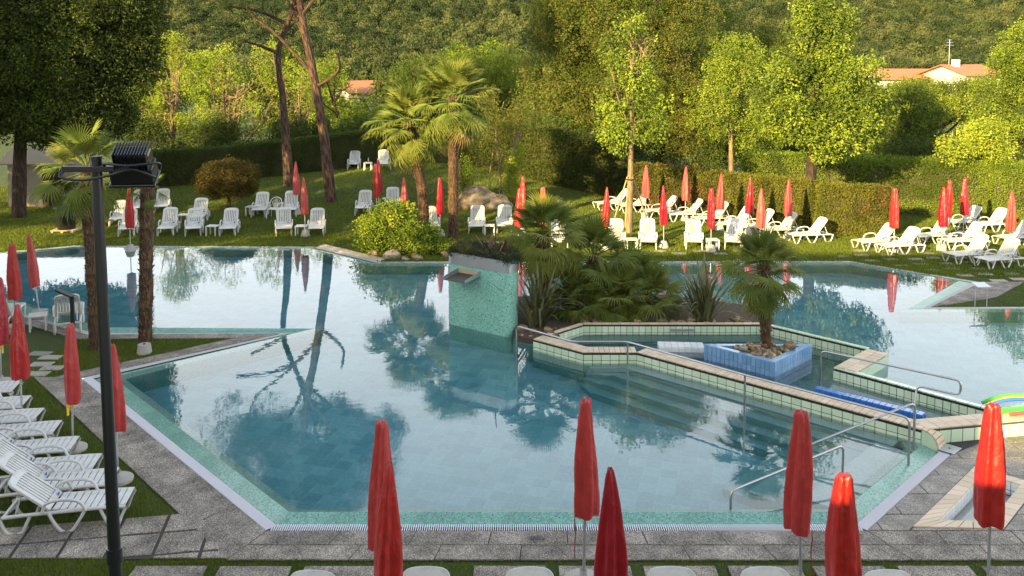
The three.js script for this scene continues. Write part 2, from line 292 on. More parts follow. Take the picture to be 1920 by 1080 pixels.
{
  const s = structure('pool_paving', 'exposed aggregate slabs edging the pool');
  edgeStrip(s, E.left, 0, 0.78, 1.15, M.agg);
  edgeStrip(s, E.near, 0, 0.40, 1.13, M.agg);
  edgeStrip(s, E.near, 0.405, 0.80, 1.13, M.agg, 0.42);
  edgeStrip(s, E.penTip, 0, 0.42, 1.3, M.agg);
  edgeStrip(s, E.armNear, 0, 0.36, 1.3, M.agg);
  edgeStrip(s, 17, 0, 0.36, 1.3, M.agg);
  edgeStrip(s, E.farDiag, 0, 0.4, 1.2, M.tileBeige.slice(0, 1));
  edgeStrip(s, E.tip, 0, 0.95, 1.6, M.agg);
}
{ // square slabs beside the left lawn
  const s = structure('corner_paving', 'square aggregate slabs with dark joints beside the lawn');
  const reg = [at(-120, 1003), at(364, 964), at(402, 992), at(440, 1050), at(-120, 1050)];
  base(s, reg);
  const c = Math.cos(-0.16), sn = Math.sin(-0.16);
  for (let i = -1; i < 9; i++) for (let j = -1; j < 4; j++) {
    const r = [[0, 0], [0.64, 0], [0.64, 0.6], [0, 0.6]].map(([x, z]) => [x + i * 0.67, z + j * 0.63]).map(([x, z]) => [reg[0][0] + x * c - z * sn, reg[0][1] - 0.1 + x * sn + z * c]);
    paver(s, clipTo(r, reg), 0.03, M.agg, 0.012);
  }
}
{ // slabs with grass joints in the foreground
  const s = structure('stepping_slabs', 'aggregate slabs with grass growing in the joints');
  for (let r = 0; r < 3; r++) for (let i = 0; i < 13; i++) { const w = 1.02, x = -5.3 + i * 1.19 + (r % 2) * 0.45, z = P0[0][1] + 0.94 + r * 0.62; if (r === 0 && i === 3) continue; paver(s, [[x, z], [x + w, z], [x + w, z + 0.5], [x, z + 0.5]], 0.028, M.agg, 0.006); paved.push([[x, z], [x + w, z], [x + w, z + 0.5], [x, z + 0.5]]); }
}
{ // darker deck at the right, cut round the foot bath
  const s = structure('side_deck', 'damp dark aggregate deck between the pool and the foot bath');
  const A = O(0.0), reg = [P0[1], P0[2], P0[3], [12, -18.4], [15, -18.85], [15, -13.68]];
  const nearZ = P0[1][1];
  base(s, reg, [basin]);
  const row = [[P0[1][0] + 0.2, nearZ], [15, nearZ], [15, nearZ + 0.82], [P0[1][0] + 0.2, nearZ + 0.82]];
  const conv = [[P0[1][0], nearZ], [P0[2][0], P0[2][1]], [12, -18.4], [15, -18.85], [15, nearZ]];
  for (let i = 0; i < 11; i++) for (let j = 0; j < 10; j++) {
    const x = 4.9 + i * 1.21 + (j % 2) * 0.5 - 0.5, z = -19 + j * 0.66, r = [[x, z], [x + 1.21, z], [x + 1.21, z + 0.66], [x, z + 0.66]];
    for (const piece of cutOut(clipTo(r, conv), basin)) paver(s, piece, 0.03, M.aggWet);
  }
  const o = O(0.80)[1], mit = (z) => P0[1][0] + (o[0] - P0[1][0]) * (z - nearZ) / (o[1] - nearZ) + 0.004;      // the near rows carry on past the pool corner
  base(s, [[mit(nearZ), nearZ + 0.003], [15, nearZ + 0.003], [15, nearZ + 0.8], [mit(nearZ + 0.8), nearZ + 0.8]]);
  for (let j = 0; j < 2; j++) { const z0 = nearZ + 0.005 + j * 0.4, z1 = z0 + 0.395; let a = null; for (let i = 0; i < 9; i++) { const b = o[0] + 0.7 + j * 0.45 + i * 1.13; paver(s, a === null ? [[mit(z0), z0], [b, z0], [b, z1], [mit(z1), z1]] : [[a, z0], [b, z0], [b, z1], [a, z1]], 0.031, M.agg); a = b; } }
}
{ // stepping stones in the lawns
  const s = structure('stepping_stones', 'pale stepping stones laid in rows in the grass');
  const g = slab([[-0.25, -0.15], [0.25, -0.15], [0.25, 0.15], [-0.25, 0.15]], 0, 0.02, 0.006), pale = [[0.27, 0.25, 0.2], [0.22, 0.21, 0.17], [0.31, 0.29, 0.24]].map((c) => std({ color: c, roughness: 0.95 }));
  const put = (x, z, turn = 0) => { if (inside(P0, x, z)) return; const m = part(s, 'stone', g, pick(pale)); m.position.set(x, 0.004 + terr(x, z), z); m.rotation.y = turn; paved.push([[x - 0.27, z - 0.13], [x + 0.27, z - 0.13], [x + 0.27, z + 0.13], [x - 0.27, z + 0.13]]); };
  // rows parallel to the far right edge
  for (let r = 0; r < 7; r++) for (let k = 0; k < 11; k++) { const u = -0.5 + k * 1.02 + (r % 2) * 0.4, w = 0.55 + r * 0.66, x = P0[9][0] + 0.72 * u + 0.69 * w, z = P0[9][1] + 0.69 * u - 0.72 * w; if (z < -35.4) continue; put(x, z, rr(-0.06, 0.06)); }
  for (const [x, y] of [[75, 664], [95, 671], [78, 684], [98, 691], [70, 702]]) { const p = U(x, y); put(p.x, p.z, rr(-0.1, 0.1)); }
  for (let k = 0; k < 4; k++) for (let j = 0; j < 3; j++) { const p = G(875 + j * 30 + (k % 2) * 14, 455 + k * 7); put(p.x, p.z); }
  for (let k = 0; k < 7; k++) { const p = G(1160 + k * 38, 471 + (k % 2) * 5); put(p.x, p.z); }
}

// ------------------------------------------------------------------ therapy pool: tiled walls standing in the big pool
const YT = 0.31;                                            // coping height
const wp = (x, y, h = YT) => { const p = U(x, y, h); return [p.x, p.z]; };
const tileGeo = {};
const tileBox = (w, h, d) => tileGeo[[w.toFixed(4), h.toFixed(4), d.toFixed(4)]] ??= rbox(w, h, d, Math.min(0.006, d / 2.5));
const dir2 = (a, b) => { const L = Math.hypot(b[0] - a[0], b[1] - a[1]); return [(b[0] - a[0]) / L, (b[1] - a[1]) / L, L]; };
// face tiles along a to b; n: outward side (+1 left-hand normal of a->b seen from above with z down, -1 other)
function faceTiles(parent, a, b, side, y0, rows, h, len, mats) {
  const [dx, dz, L] = dir2(a, b), n = Math.max(1, Math.round(L / len)), w = L / n, nx = dz * side, nz = -dx * side, ang = Math.atan2(-dz, dx);
  for (let r = 0; r < rows; r++) for (let k = 0; k < n; k++) { const t = (k + 0.5) * w, m = part(parent, 'tile', tileBox(w - 0.012, h - 0.012, 0.012), pick(mats)); m.position.set(a[0] + dx * t + nx * 0.006, y0 + (r + 0.5) * h, a[1] + dz * t + nz * 0.006).sub(parent.position); m.rotation.y = ang; }
}
// coping tiles: a strip of width cw lying to one side of a->b
function copingTiles(parent, a, b, side, y, cw, len, mats, rows = 1, lift = 0) {
  const [dx, dz, L] = dir2(a, b), n = Math.max(1, Math.round(L / len)), w = L / n, nx = dz * side, nz = -dx * side, ang = Math.atan2(-dz, dx), d = cw / rows;
  for (let r = 0; r < rows; r++) for (let k = 0; k < n; k++) { const t = (k + 0.5) * w, o = (r + 0.5) * d, m = part(parent, 'coping_tile', tileBox(w - 0.008, 0.03, d - 0.008), pick(mats)); m.position.set(a[0] + dx * t + nx * o, y + lift, a[1] + dz * t + nz * o).sub(parent.position); m.rotation.y = ang; }
}
function wallCore(parent, a, b, side, cw, y0, y1, mat = M.grout) {
  const [dx, dz] = dir2(a, b), nx = dz * side, nz = -dx * side;
  const q = [[a[0], a[1]], [b[0], b[1]], [b[0] + nx * cw, b[1] + nz * cw], [a[0] + nx * cw, a[1] + nz * cw]];
  part(parent, 'wall_core', slab(q, -0.12, y1), mat, true);
  part(parent, 'wall_foot', slab(q, y0, -0.12), mat === M.grout ? M.poolWall : mat, true);
}
function edgeBand(parent, a, b, side, y) { const [dx, dz, L] = dir2(a, b), m = part(parent, 'edge_band', box(L, 0.02, 0.02), M.band); m.position.set((a[0] + b[0]) / 2 + dz * side * 0.006, y, (a[1] + b[1]) / 2 - dx * side * 0.006).sub(parent.position); m.rotation.y = Math.atan2(-dz, dx); }
const front = [wp(1000, 636), wp(1094, 661), wp(1194, 661), wp(1728, 806)];
const back = [wp(1034, 627), wp(1094, 608), wp(1430, 608), wp(1626, 655), wp(1563, 690), wp(1862, 771)];
const endWall = [wp(1728, 806), wp(1930, 788)];
{
  const t = thing('tiled_pool_wall', 'long low pool wall of pale green tiles with beige coping and rounded end', 'pool wall', V(front[1][0], 0, front[1][1]));
  for (let i = 0; i < 3; i++) {
    const a = front[i], b = front[i + 1];
    wallCore(t, a, b, 1, 0.36, -1.3, YT - 0.014 - i * 0.002);
    faceTiles(t, a, b, -1, YT - 0.05 - 0.14 * 3, 3, 0.14, 0.21, M.tileGreen);
    edgeBand(t, a, b, -1, YT - 0.028);
    copingTiles(t, a, b, 1, YT, 0.37, 0.13, M.tileBeige, 2, i * 0.002);
  }
  { const [ex, ez] = dir2(front[0], front[1]), q = [front[0][0] + ez * 0.36, front[0][1] - ex * 0.36]; faceTiles(t, q, front[0], -1, YT - 0.05 - 0.42, 3, 0.14, 0.18, M.tileGreen); }
  // rounded end: coping rolls over and down to the deck
  const a = front[3], [dx, dz] = dir2(front[2], front[3]), nx = dz, nz = -dx, R = 0.3;
  const core = new THREE.CylinderGeometry(R - 0.016, R - 0.016, 0.35, 24, 1, false, Math.PI / 2, Math.PI / 2).rotateX(Math.PI / 2);
  for (let k = 0; k < 5; k++) for (let r = 0; r < 2; r++) {
    const th = (k + 0.5) / 5 * Math.PI / 2, m = part(t, 'coping_tile', tileBox(R * 1.57 / 5 - 0.006, 0.03, 0.178), pick(M.tileBeige));
    m.position.set(a[0] + dx * Math.sin(th) * R + nx * (r + 0.5) * 0.185, YT - R + Math.cos(th) * R, a[1] + dz * Math.sin(th) * R + nz * (r + 0.5) * 0.185).sub(t.position); m.rotation.order = 'YXZ'; m.rotation.y = Math.atan2(-dz, dx); m.rotation.z = -th;
  }
  const sh = new THREE.Shape(); sh.moveTo(0, -0.4); sh.lineTo(0, R - 0.016); sh.absarc(0, 0, R - 0.016, Math.PI / 2, 0, true); sh.lineTo(R - 0.016, -0.4);
  const g = new THREE.ExtrudeGeometry(sh, { depth: 0.36, bevelEnabled: false, curveSegments: 12 });
  const m = part(t, 'rounded_end', g, M.tileGreen[1]); m.position.set(a[0], YT - R, a[1]).sub(t.position); m.rotation.y = Math.atan2(-dz, dx); m.position.x += nx * 0.362; m.position.z += nz * 0.362;
}
{
  const t = thing('tiled_inner_wall', 'thin pale green tiled wall around the raised basin behind the planter', 'pool wall', V(back[1][0], 0, back[1][1]));
  for (let i = 0; i < 5; i++) {
    const a = back[i], b = back[i + 1], wide = i === 3;
    wallCore(t, a, b, 1, wide ? 0.5 : 0.13, -1.3, YT - 0.016 - i * 0.002, wide ? M.tileGreen[1] : M.grout);
    faceTiles(t, a, b, -1, YT - 0.05 - 0.17 * 2, 2, 0.17, 0.16, M.tileGreen);
    if (wide) copingTiles(t, a, b, 1, YT, 0.5, 0.2, M.tileBeige, 2, 0.004);
    else { edgeBand(t, a, b, -1, YT - 0.028); copingTiles(t, a, b, 1, YT - 0.004, 0.13, 0.24, i < 2 ? M.tileBeige : M.tileGreen, 1, i * 0.002); }
  }
  // inlet slots
  for (const [x, y, i] of [[1278, 616, 1]]) { const p = wp(x, y, 0.24), m = part(t, 'inlet_slot', box(0.62, 0.045, 0.03), M.zinc); m.position.set(p[0], 0.2, p[1] + 0.02).sub(t.position); }
  const e = thing('tiled_end_wall', 'low tiled wall with beige coping between the basin and the dark deck', 'pool wall', V(endWall[0][0], 0, endWall[0][1]));
  const [dx, dz] = dir2(...endWall), a = [endWall[0][0] + dx * 0.12, endWall[0][1] + dz * 0.12], b = [endWall[1][0] + dx * 2.5, endWall[1][1] + dz * 2.5];
  wallCore(e, a, b, 1, 0.42, -1.3, YT - 0.02);
  faceTiles(e, a, b, -1, YT - 0.04 - 0.25, 1, 0.25, 0.25, M.tileGreen);
  copingTiles(e, a, b, 1, YT - 0.003, 0.43, 0.25, M.tileBeige, 2, 0.006);
}
{ // floor of the raised basin and steps along its outside, under water
  const inner = [[front[0][0] + 0.3, front[0][1] - 0.2], [front[1][0], front[1][1] - 0.3], [front[2][0], front[2][1] - 0.3], [front[3][0], front[3][1] - 0.3], [endWall[1][0] + 0.3, endWall[1][1] - 0.3], back[5], back[4], back[3], back[2], back[1], back[0]];
  part(pool, 'basin_floor', slab(inner, -1.3, -0.95), M.floor);
  part(pool, 'channel_floor', slab([[front[3][0] - 1.6, front[3][1] - 1.75], [front[3][0] + 0.1, front[3][1] - 0.3], [endWall[1][0] + 0.2, endWall[1][1] - 0.2], back[5], back[4]], -0.94, -0.3), M.tileWhite[0]);
  const [dx, dz] = dir2(front[2], front[3]), nx = -dz, nz = dx;           // towards the open pool
  for (let k = 0; k < 4; k++) {
    const w = 0.36 * (4 - k), y = -1.35 + 0.3 * (k + 1), a = [front[1][0] + 0.2, front[1][1] + 0.02], b = front[2], c = [front[3][0] - dx * 0.4, front[3][1] - dz * 0.4];
    const poly = [[a[0], a[1] - 0.1], [b[0], b[1] - 0.1], c, [c[0] + nx * w, c[1] + nz * w], [b[0] + nx * w - dx * 0.2, b[1] + nz * w - dz * 0.2], [a[0] + nx * 0.3 * w, a[1] + nz * 0.3 * w]];
    part(pool, 'step', slab(poly, y - 0.3 + 0.002 * k, y), M.step);
    const e0 = [b[0] + nx * w - dx * 0.2, b[1] + nz * w - dz * 0.2], e1 = [c[0] + nx * w, c[1] + nz * w], [ex, ez, L] = dir2(e0, e1), m = part(pool, 'step_edge', box(L, 0.012, 0.05), M.stepEdge); m.position.set((e0[0] + e1[0]) / 2 - nx * 0.026, y + 0.004, (e0[1] + e1[1]) / 2 - nz * 0.026); m.rotation.y = Math.atan2(-ez, ex);
  }
  const q = P3[1], r = P3[2], [rx, rz] = dir2(q, r), mx = rz, mz = -rx;     // along the right-hand lip
  for (let k = 0; k < 4; k++) {
    const w = 0.5 * (4 - k), y = -1.35 + 0.3 * (k + 1) + 0.008, a = [q[0] + rx * 0.1, q[1] + rz * 0.1], b = [r[0] - rx * 0.1, r[1] - rz * 0.1];
    part(pool, 'step', slab([a, b, [b[0] + mx * w, b[1] + mz * w], [a[0] + mx * w, a[1] + mz * w]], y - 0.3, y), M.step);
  }
}
{ // blue planter in the basin
  const A = wp(1320, 645, 0.4), B = wp(1522, 645, 0.4), C = wp(1452, 679, 0.4), c = V((A[0] + B[0] + C[0]) / 3, 0, (A[1] + B[1] + C[1]) / 3);
  const t = thing('blue_planter', 'triangular blue tiled planter standing in the water', 'planter', c);
  const poly = [A, C, B], inn = offset(poly, 0.16, 2.2);
  for (let i = 0; i < 3; i++) {
    const a = poly[i], b = poly[(i + 1) % 3];
    part(t, 'wall_core', slab([a, b, inn[(i + 1) % 3], inn[i]], -0.95, 0.385), M.tileBlue[1], true);
    faceTiles(t, a, b, -1, 0.39 - 0.21 * 4, 4, 0.21, 0.115, M.tileBlue);
    const m = part(t, 'rim', slab(offset([a, b, inn[(i + 1) % 3], inn[i]], 0.002), 0.386, 0.402 + i * 0.001, 0.004), M.tileBlue[2], true);
  }
  part(t, 'soil', flat(offset(poly, 0.12, 2.2), 0.33), M.soil, true);
}
{ // white tiled block and blue bench bar
  const a = wp(1235, 648, 0.2), b = wp(1322, 650, 0.2);
  const t = thing('white_tile_block', 'white tiled underwater bench beside the blue planter', 'bench', V(a[0], 0, a[1]));
  wallCore(t, a, b, 1, 0.4, -0.95, 0.155, M.tileWhite[1]); faceTiles(t, a, b, -1, 0.16 - 0.16 * 4, 4, 0.16, 0.16, M.tileWhite); copingTiles(t, a, b, 1, 0.165, 0.4, 0.16, M.tileWhite, 2);
  const c = wp(1526, 728, 0.18), d = wp(1729, 779, 0.18);
  const u = thing('blue_tile_bar', 'deep blue tiled bar under the looped handrail', 'pool bar', V(c[0], 0, c[1]));
  wallCore(u, c, d, 1, 0.2, -0.95, 0.155, M.tileDeep[1]); faceTiles(u, c, d, -1, 0.17 - 0.18 * 3, 3, 0.18, 0.12, M.tileDeep); copingTiles(u, c, d, 1, 0.17, 0.2, 0.12, M.tileDeep); faceTiles(u, d, [d[0] + dir2(c, d)[1] * 0.2, d[1] - dir2(c, d)[0] * 0.2], -1, 0.17 - 0.36, 2, 0.18, 0.1, M.tileDeep);
}
// planting bed island
const bed = [wp(968, 634, 0.15), wp(1002, 640, 0.15), [back[0][0] + 0.02, back[0][1] - 0.06], [back[1][0], back[1][1] - 0.14], [back[2][0], back[2][1] - 0.14], wp(1452, 600, 0.15), wp(1400, 575, 0.15), wp(1260, 556, 0.15), wp(1080, 548, 0.15), wp(960, 560, 0.15), wp(950, 605, 0.15)];
{
  const s = structure('planting_bed', 'raised soil bed with stones between the basins');
  part(s, 'bed_wall', slab(bed, -1.3, 0.04), M.poolWall); part(s, 'soil', slab(offset(bed, 0.02), 0.04, 0.2), M.soil);
}

// ------------------------------------------------------------------ fountain tower
{
  const L = at(841, 611), Fp = at(953, 637), R = at(971, 630), c = V((L[0] + R[0]) / 2, 0, (L[1] + R[1]) / 2 - 0.5);
  const t = thing('fountain_tower', 'turquoise mosaic fountain tower with metal band and planted top', 'fountain', c);
  const round = (pts, r) => { const out = []; const n = pts.length; pts.forEach((b, i) => { const a = pts[(i + n - 1) % n], d = pts[(i + 1) % n], [ax, az, al] = dir2(b, a), [bx, bz, bl] = dir2(b, d), k = Math.min(r, al / 2.1, bl / 2.1); for (let s = 0; s <= 5; s++) { const u = s / 5, p = [b[0] + ax * k, b[1] + az * k], q = [b[0] + bx * k, b[1] + bz * k]; out.push([(1 - u) ** 2 * p[0] + 2 * u * (1 - u) * b[0] + u * u * q[0], (1 - u) ** 2 * p[1] + 2 * u * (1 - u) * b[1] + u * u * q[1]]); } }); return out; };
  const pts = [L, Fp, [R[0] + 0.02, R[1]], [R[0] - 0.1, R[1] - 1.2], [L[0] + 0.2, L[1] - 1.1]];
  const body = round(pts, 0.16), H0 = 1.72;
  part(t, 'body', merged([ring(body, -1.35, body, H0), flat(body, H0)]), M.tower, true);
  const bb = offset(body, -0.012), bi = offset(body, 0.06);
  part(t, 'metal_band', merged([ring(bb, H0 - 0.02, bb, H0 + 0.28), ring(bb, H0 + 0.28, bi, H0 + 0.28), ring(bi, H0 + 0.28, bi, H0 + 0.1), ring(body, H0 - 0.02, bb, H0 - 0.02)]), M.zinc, true);
  part(t, 'soil', flat(bi, H0 + 0.24), M.soil, true);
  // spout tray
  const [dx, dz] = dir2(L, Fp), nx = -dz, nz = dx;
  const o = [L[0] + dx * 0.72, L[1] + dz * 0.72], hw = 0.36, D = 0.62, y0 = 1.5;
  const P = (u, w, y) => V(o[0] + dx * u + nx * w, y, o[1] + dz * u + nz * w);
  const quad = (a, b, c2, d, th = 0.012) => { const n = b.clone().sub(a).cross(d.clone().sub(a)).setLength(th), l = [a, b, c2, d], k = l.map((p) => p.clone().add(n)), g = new THREE.BufferGeometry(), v = []; const f = (p, q, r, s) => { for (const z of [p, q, r, p, r, s]) v.push(z.x, z.y, z.z); }; f(...l); f(k[3], k[2], k[1], k[0]); for (let i = 0; i < 4; i++) f(l[(i + 1) % 4], l[i], k[i], k[(i + 1) % 4]); g.setAttribute('position', new THREE.Float32BufferAttribute(v, 3)); g.computeVertexNormals(); return g; };
  const dk = std({ color: [0.07, 0.06, 0.055], metalness: 0.6, roughness: 0.35 }); const sp = part(t, 'spout', quad(P(-hw, -0.02, y0), P(hw, -0.02, y0), P(hw, D, y0 - 0.06), P(-hw, D, y0 - 0.06)), dk, true);
  part(sp, 'side_plate', quad(P(hw + 0.002, -0.02, y0 - 0.004), P(hw + 0.002, D, y0 - 0.062), P(hw + 0.002, D, y0 + 0.0), P(hw + 0.002, -0.02, y0 + 0.13)), M.zinc, false).geometry.translate(-t.position.x, -t.position.y, -t.position.z);
  part(sp, 'side_plate', quad(P(-hw - 0.014, -0.02, y0 - 0.004), P(-hw - 0.014, D, y0 - 0.062), P(-hw - 0.014, D, y0 + 0.0), P(-hw - 0.014, -0.02, y0 + 0.13)), M.zinc, false).geometry.translate(-t.position.x, -t.position.y, -t.position.z);
  part(sp, 'slot', quad(P(-hw, 0.004, y0 + 0.012), P(hw, 0.004, y0 + 0.012), P(hw, 0.004, y0 + 0.12), P(-hw, 0.004, y0 + 0.12), 0.004), M.timber, false).geometry.translate(-t.position.x, -t.position.y, -t.position.z);
  scene.userData.towerTop = { bi, y: H0 + 0.24, c };
}

// ------------------------------------------------------------------ handrails
function rail(label, pts, r = 0.021, posts = []) {
  const t = thing('handrail', label, 'handrail', pts[0].clone());
  part(t, 'rail', pipe(pts, r, 0.12), M.steel, true);
  for (const [a, b] of posts) part(t, 'post', pipe([a, b], r, 0.02), M.steel, true);
  return t;
}
{
  const off = (x, y, h) => U(x, y, h);
  const y = 0.88, A = off(968, 611, y), B = off(1076, 641, y), C = off(1177, 641, y), D = off(1397, 703, y), Ee = off(1706, 784, y), low = (p) => V(p.x, -1.0, p.z);
  rail('long steel handrail running along the green tiled wall', [low(A), A, B, C, D, Ee, V(Ee.x, -0.6, Ee.z)], 0.022, [[C.clone().setY(0.86), low(C)], [D.clone().setY(0.86), low(D)]]);
  const a = off(1370, 949, 0.05), b = off(1580, 884, 0.05);
  rail('short curved steel handrail rising from the near pool steps', [V(a.x, -0.8, a.z), U(1371, 908, 0.3).setZ(a.z).setX(a.x), V(b.x, 0.52, b.z), V(b.x, -0.8, b.z)], 0.021);
  const c = off(1512, 864, 0.05), d = off(1713, 842, 0.05);
  rail('steel handrail climbing to the rounded end of the tiled wall', [V(c.x, -0.7, c.z), V(c.x, 0.32, c.z), V(d.x, 0.92, d.z), V(d.x, -0.5, d.z)], 0.021);
  const p = U(1538, 722, 0.18), q = U(1713, 770, 0.18), top = 0.93, e = U(1802, 714, top), dir = e.clone().sub(V(p.x, top, p.z)).normalize();
  const q2 = V(p.x, 0, p.z).add(dir.clone().multiplyScalar(V(q.x - p.x, 0, q.z - p.z).dot(dir)));
  rail('looped steel handrail standing on the deep blue bar', [V(p.x, 0.17, p.z), V(p.x, top, p.z), V(e.x, top, e.z), V(e.x, 0.64, e.z), V(q2.x, 0.64, q2.z), V(q.x, 0.17, q.z)], 0.021);
}

// ------------------------------------------------------------------ foot bath
{
  const c = basin.reduce((s, p) => [s[0] + p[0] / 4, s[1] + p[1] / 4], [0, 0]), t = thing('foot_bath', 'sunken tiled foot bath with beige rim in the dark deck', 'foot bath', V(c[0], 0, c[1]));
  const inn = offset(basin, 0.22, 2.4), s = area2(basin) > 0 ? 1 : -1;
  for (let i = 0; i < 4; i++) {
    const j = (i + 1) % 4, a = basin[i], b = basin[j], L = dir2(a, b)[2], n = Math.max(3, Math.round(L / 0.24)), l = (p, q, u) => [p[0] + (q[0] - p[0]) * u, p[1] + (q[1] - p[1]) * u];
    for (let k = 0; k < n; k++) part(t, 'rim_tile', slab(offset([l(a, b, k / n), l(a, b, (k + 1) / n), l(inn[i], inn[j], (k + 1) / n), l(inn[i], inn[j], k / n)], 0.005, 2), -0.02, 0.045, 0.005), pick(M.tileBeige), true);
    part(t, 'side', slab([a, b, offset(basin, 0.2, 2.4)[j], offset(basin, 0.2, 2.4)[i]], -0.4, 0.02), M.grout, true);
    const ii = inn[i], ij = inn[j], m2 = Math.max(3, Math.round(dir2(ii, ij)[2] / 0.14)), [ux, uz, UL] = dir2(ii, ij);
    for (let k = 0; k < m2; k++) for (let r = 0; r < 2; r++) { const q = part(t, 'wall_tile', tileBox(UL / m2 - 0.008, 0.13, 0.012), pick(M.tileWhite)); const u = (k + 0.5) * UL / m2; q.position.set(ii[0] + ux * u, -0.045 - r * 0.14, ii[1] + uz * u).sub(t.position); q.rotation.y = Math.atan2(-uz, ux); }
  }
  part(t, 'floor', flat(offset(basin, 0.2, 2.4), -0.32), std({ color: [0.62, 0.63, 0.62], roughness: 0.6 }), true);
  part(t, 'water', flat(offset(basin, 0.215, 2.4), -0.16), phys({ roughness: 0, transmission: 1, thickness: 1, ior: 1.33, attenuationColor: col(0.8, 0.85, 0.75), attenuationDistance: 1 }), true);
  // floor drain lid on the deck
  const d = U(1780, 845), lid = thing('drain_cover', 'square metal drain cover on the deck by the rounded wall end', 'drain cover', V(d.x, 0.03, d.z), 0.75);
  part(lid, 'plate', rbox(0.36, 0.014, 0.3, 0.005, 0, 0.008, 0), M.alu); part(lid, 'keyhole', new THREE.CylinderGeometry(0.02, 0.02, 0.006, 10).translate(0, 0.018, 0), M.black);
}
console.log('pool done');

// ------------------------------------------------------------------ loungers, tables, chairs
function makeLounger(mat, name, label, angle = 58) {
  const t = thing(name, label, 'sun lounger');
  const sd = (f) => [-1, 1].forEach((s) => f(s));
  sd((s) => {
    const x = s * 0.3;
    part(t, 'side_rail', tube([V(x, 0.345, 0.95), V(x, 0.35, 0.6), V(x, 0.335, 0), V(x, 0.32, -0.5), V(x, 0.3, -0.9)], 0.03, 14, 6), mat);
    part(t, 'leg', tube([V(x, 0.33, 0.96), V(x, 0.22, 0.9), V(x + s * 0.01, 0.03, 0.82), V(x + s * 0.01, 0.026, 0.72), V(x, 0.2, 0.62), V(x, 0.34, 0.56)], 0.026, 16, 6), mat);
    part(t, 'leg', tube([V(x + s * 0.03, 0.34, 0.34), V(x + s * 0.035, 0.2, 0.26), V(x + s * 0.04, 0.03, 0.14), V(x + s * 0.04, 0.026, 0.0), V(x + s * 0.035, 0.18, -0.12), V(x + s * 0.03, 0.34, -0.2)], 0.028, 16, 6), mat);
    part(t, 'leg', tube([V(x, 0.31, -0.48), V(x, 0.18, -0.54), V(x, 0.03, -0.62), V(x, 0.026, -0.8), V(x, 0.17, -0.9), V(x, 0.31, -0.94)], 0.028, 16, 6), mat);
    part(t, 'armrest', tube([V(x + s * 0.035, 0.34, 0.36), V(x + s * 0.05, 0.49, 0.28), V(x + s * 0.055, 0.545, 0.12), V(x + s * 0.055, 0.545, -0.1), V(x + s * 0.05, 0.49, -0.24), V(x + s * 0.035, 0.34, -0.3)], 0.026, 18, 6), mat);
  });
  const slat = rbox(0.58, 0.022, 0.098, 0.008);
  for (let k = 0; k < 10; k++) { const m = part(t, 'seat_slat', slat, mat), z = 0.9 - k * 0.112; m.position.set(0, 0.372 - 0.02 * Math.sin(k / 9 * Math.PI), z); }
  part(t, 'cross_bar', box(0.58, 0.04, 0.04, 0, 0.3, -0.88), mat);
  // backrest, hinged
  const bk = new THREE.Group(); bk.name = 'backrest'; bk.position.set(0, 0.37, -0.2); bk.rotation.x = rad(angle - 90); t.add(bk);
  const w = 0.3, h = 0.76, sh = new THREE.Shape(); sh.moveTo(-w, 0); sh.lineTo(-w * 0.97, h - 0.1); sh.quadraticCurveTo(-w * 0.93, h - 0.01, -w * 0.6, h + 0.01); sh.quadraticCurveTo(0, h + 0.04, w * 0.6, h + 0.01); sh.quadraticCurveTo(w * 0.93, h - 0.01, w * 0.97, h - 0.1); sh.lineTo(w, 0); sh.closePath();
  const ho = new THREE.Path(); ho.moveTo(-w + 0.05, 0.1); ho.lineTo(-w + 0.055, h - 0.12); ho.quadraticCurveTo(0, h - 0.06, w - 0.055, h - 0.12); ho.lineTo(w - 0.05, 0.1); ho.closePath(); sh.holes.push(ho);
  part(bk, 'back_frame', new THREE.ExtrudeGeometry(sh, { depth: 0.03, bevelEnabled: true, bevelSize: 0.008, bevelThickness: 0.008, bevelSegments: 1, curveSegments: 6 }).translate(0, 0, -0.02), mat);
  const bs = rbox(0.05, h - 0.19, 0.016, 0.005);
  for (let k = 0; k < 7; k++) { const m = part(bk, 'back_slat', bs, mat); m.position.set(-0.214 + k * 0.0713, 0.395, -0.002); }
  const cs = Math.cos(rad(angle)), sn = Math.sin(rad(angle));
  [-1, 1].forEach((s) => part(t, 'prop', tube([V(s * 0.22, 0.37 + 0.5 * sn, -0.22 - 0.5 * cs), V(s * 0.23, 0.32, -0.72)], 0.014, 2, 5), mat));
  part(t, 'sticker', box(0.06, 0.045, 0.004, 0.17, 0.42, -0.2), M.sticker);
  return t;
}
const dirOf = (a) => V(Math.sin(rad(a)), 0, Math.cos(rad(a)));
const protoA = makeLounger(M.white, 'sun_lounger', 'x', 49), protoC = makeLounger(M.white, 'sun_lounger', 'x', 54), protoB = makeLounger(M.whiteOld, 'garden_lounger', 'x', 38);
protoC.name = 'sun_lounger'; protoC.removeFromParent(); protoA.removeFromParent(); protoB.removeFromParent(); delete names.sun_lounger; delete names.garden_lounger;
const loungerAt = (proto, p, a, label, group) => { const o = copyOf(proto === protoA && rnd() < 0.4 ? protoC : proto, p, rad(a + rr(-2.5, 2.5)), label, group); o.position.y = terr(p.x, p.z) - 0.004; o.scale.setScalar(p.z < -25 ? 0.95 : proto === protoB ? 0.95 : 1); return o; };
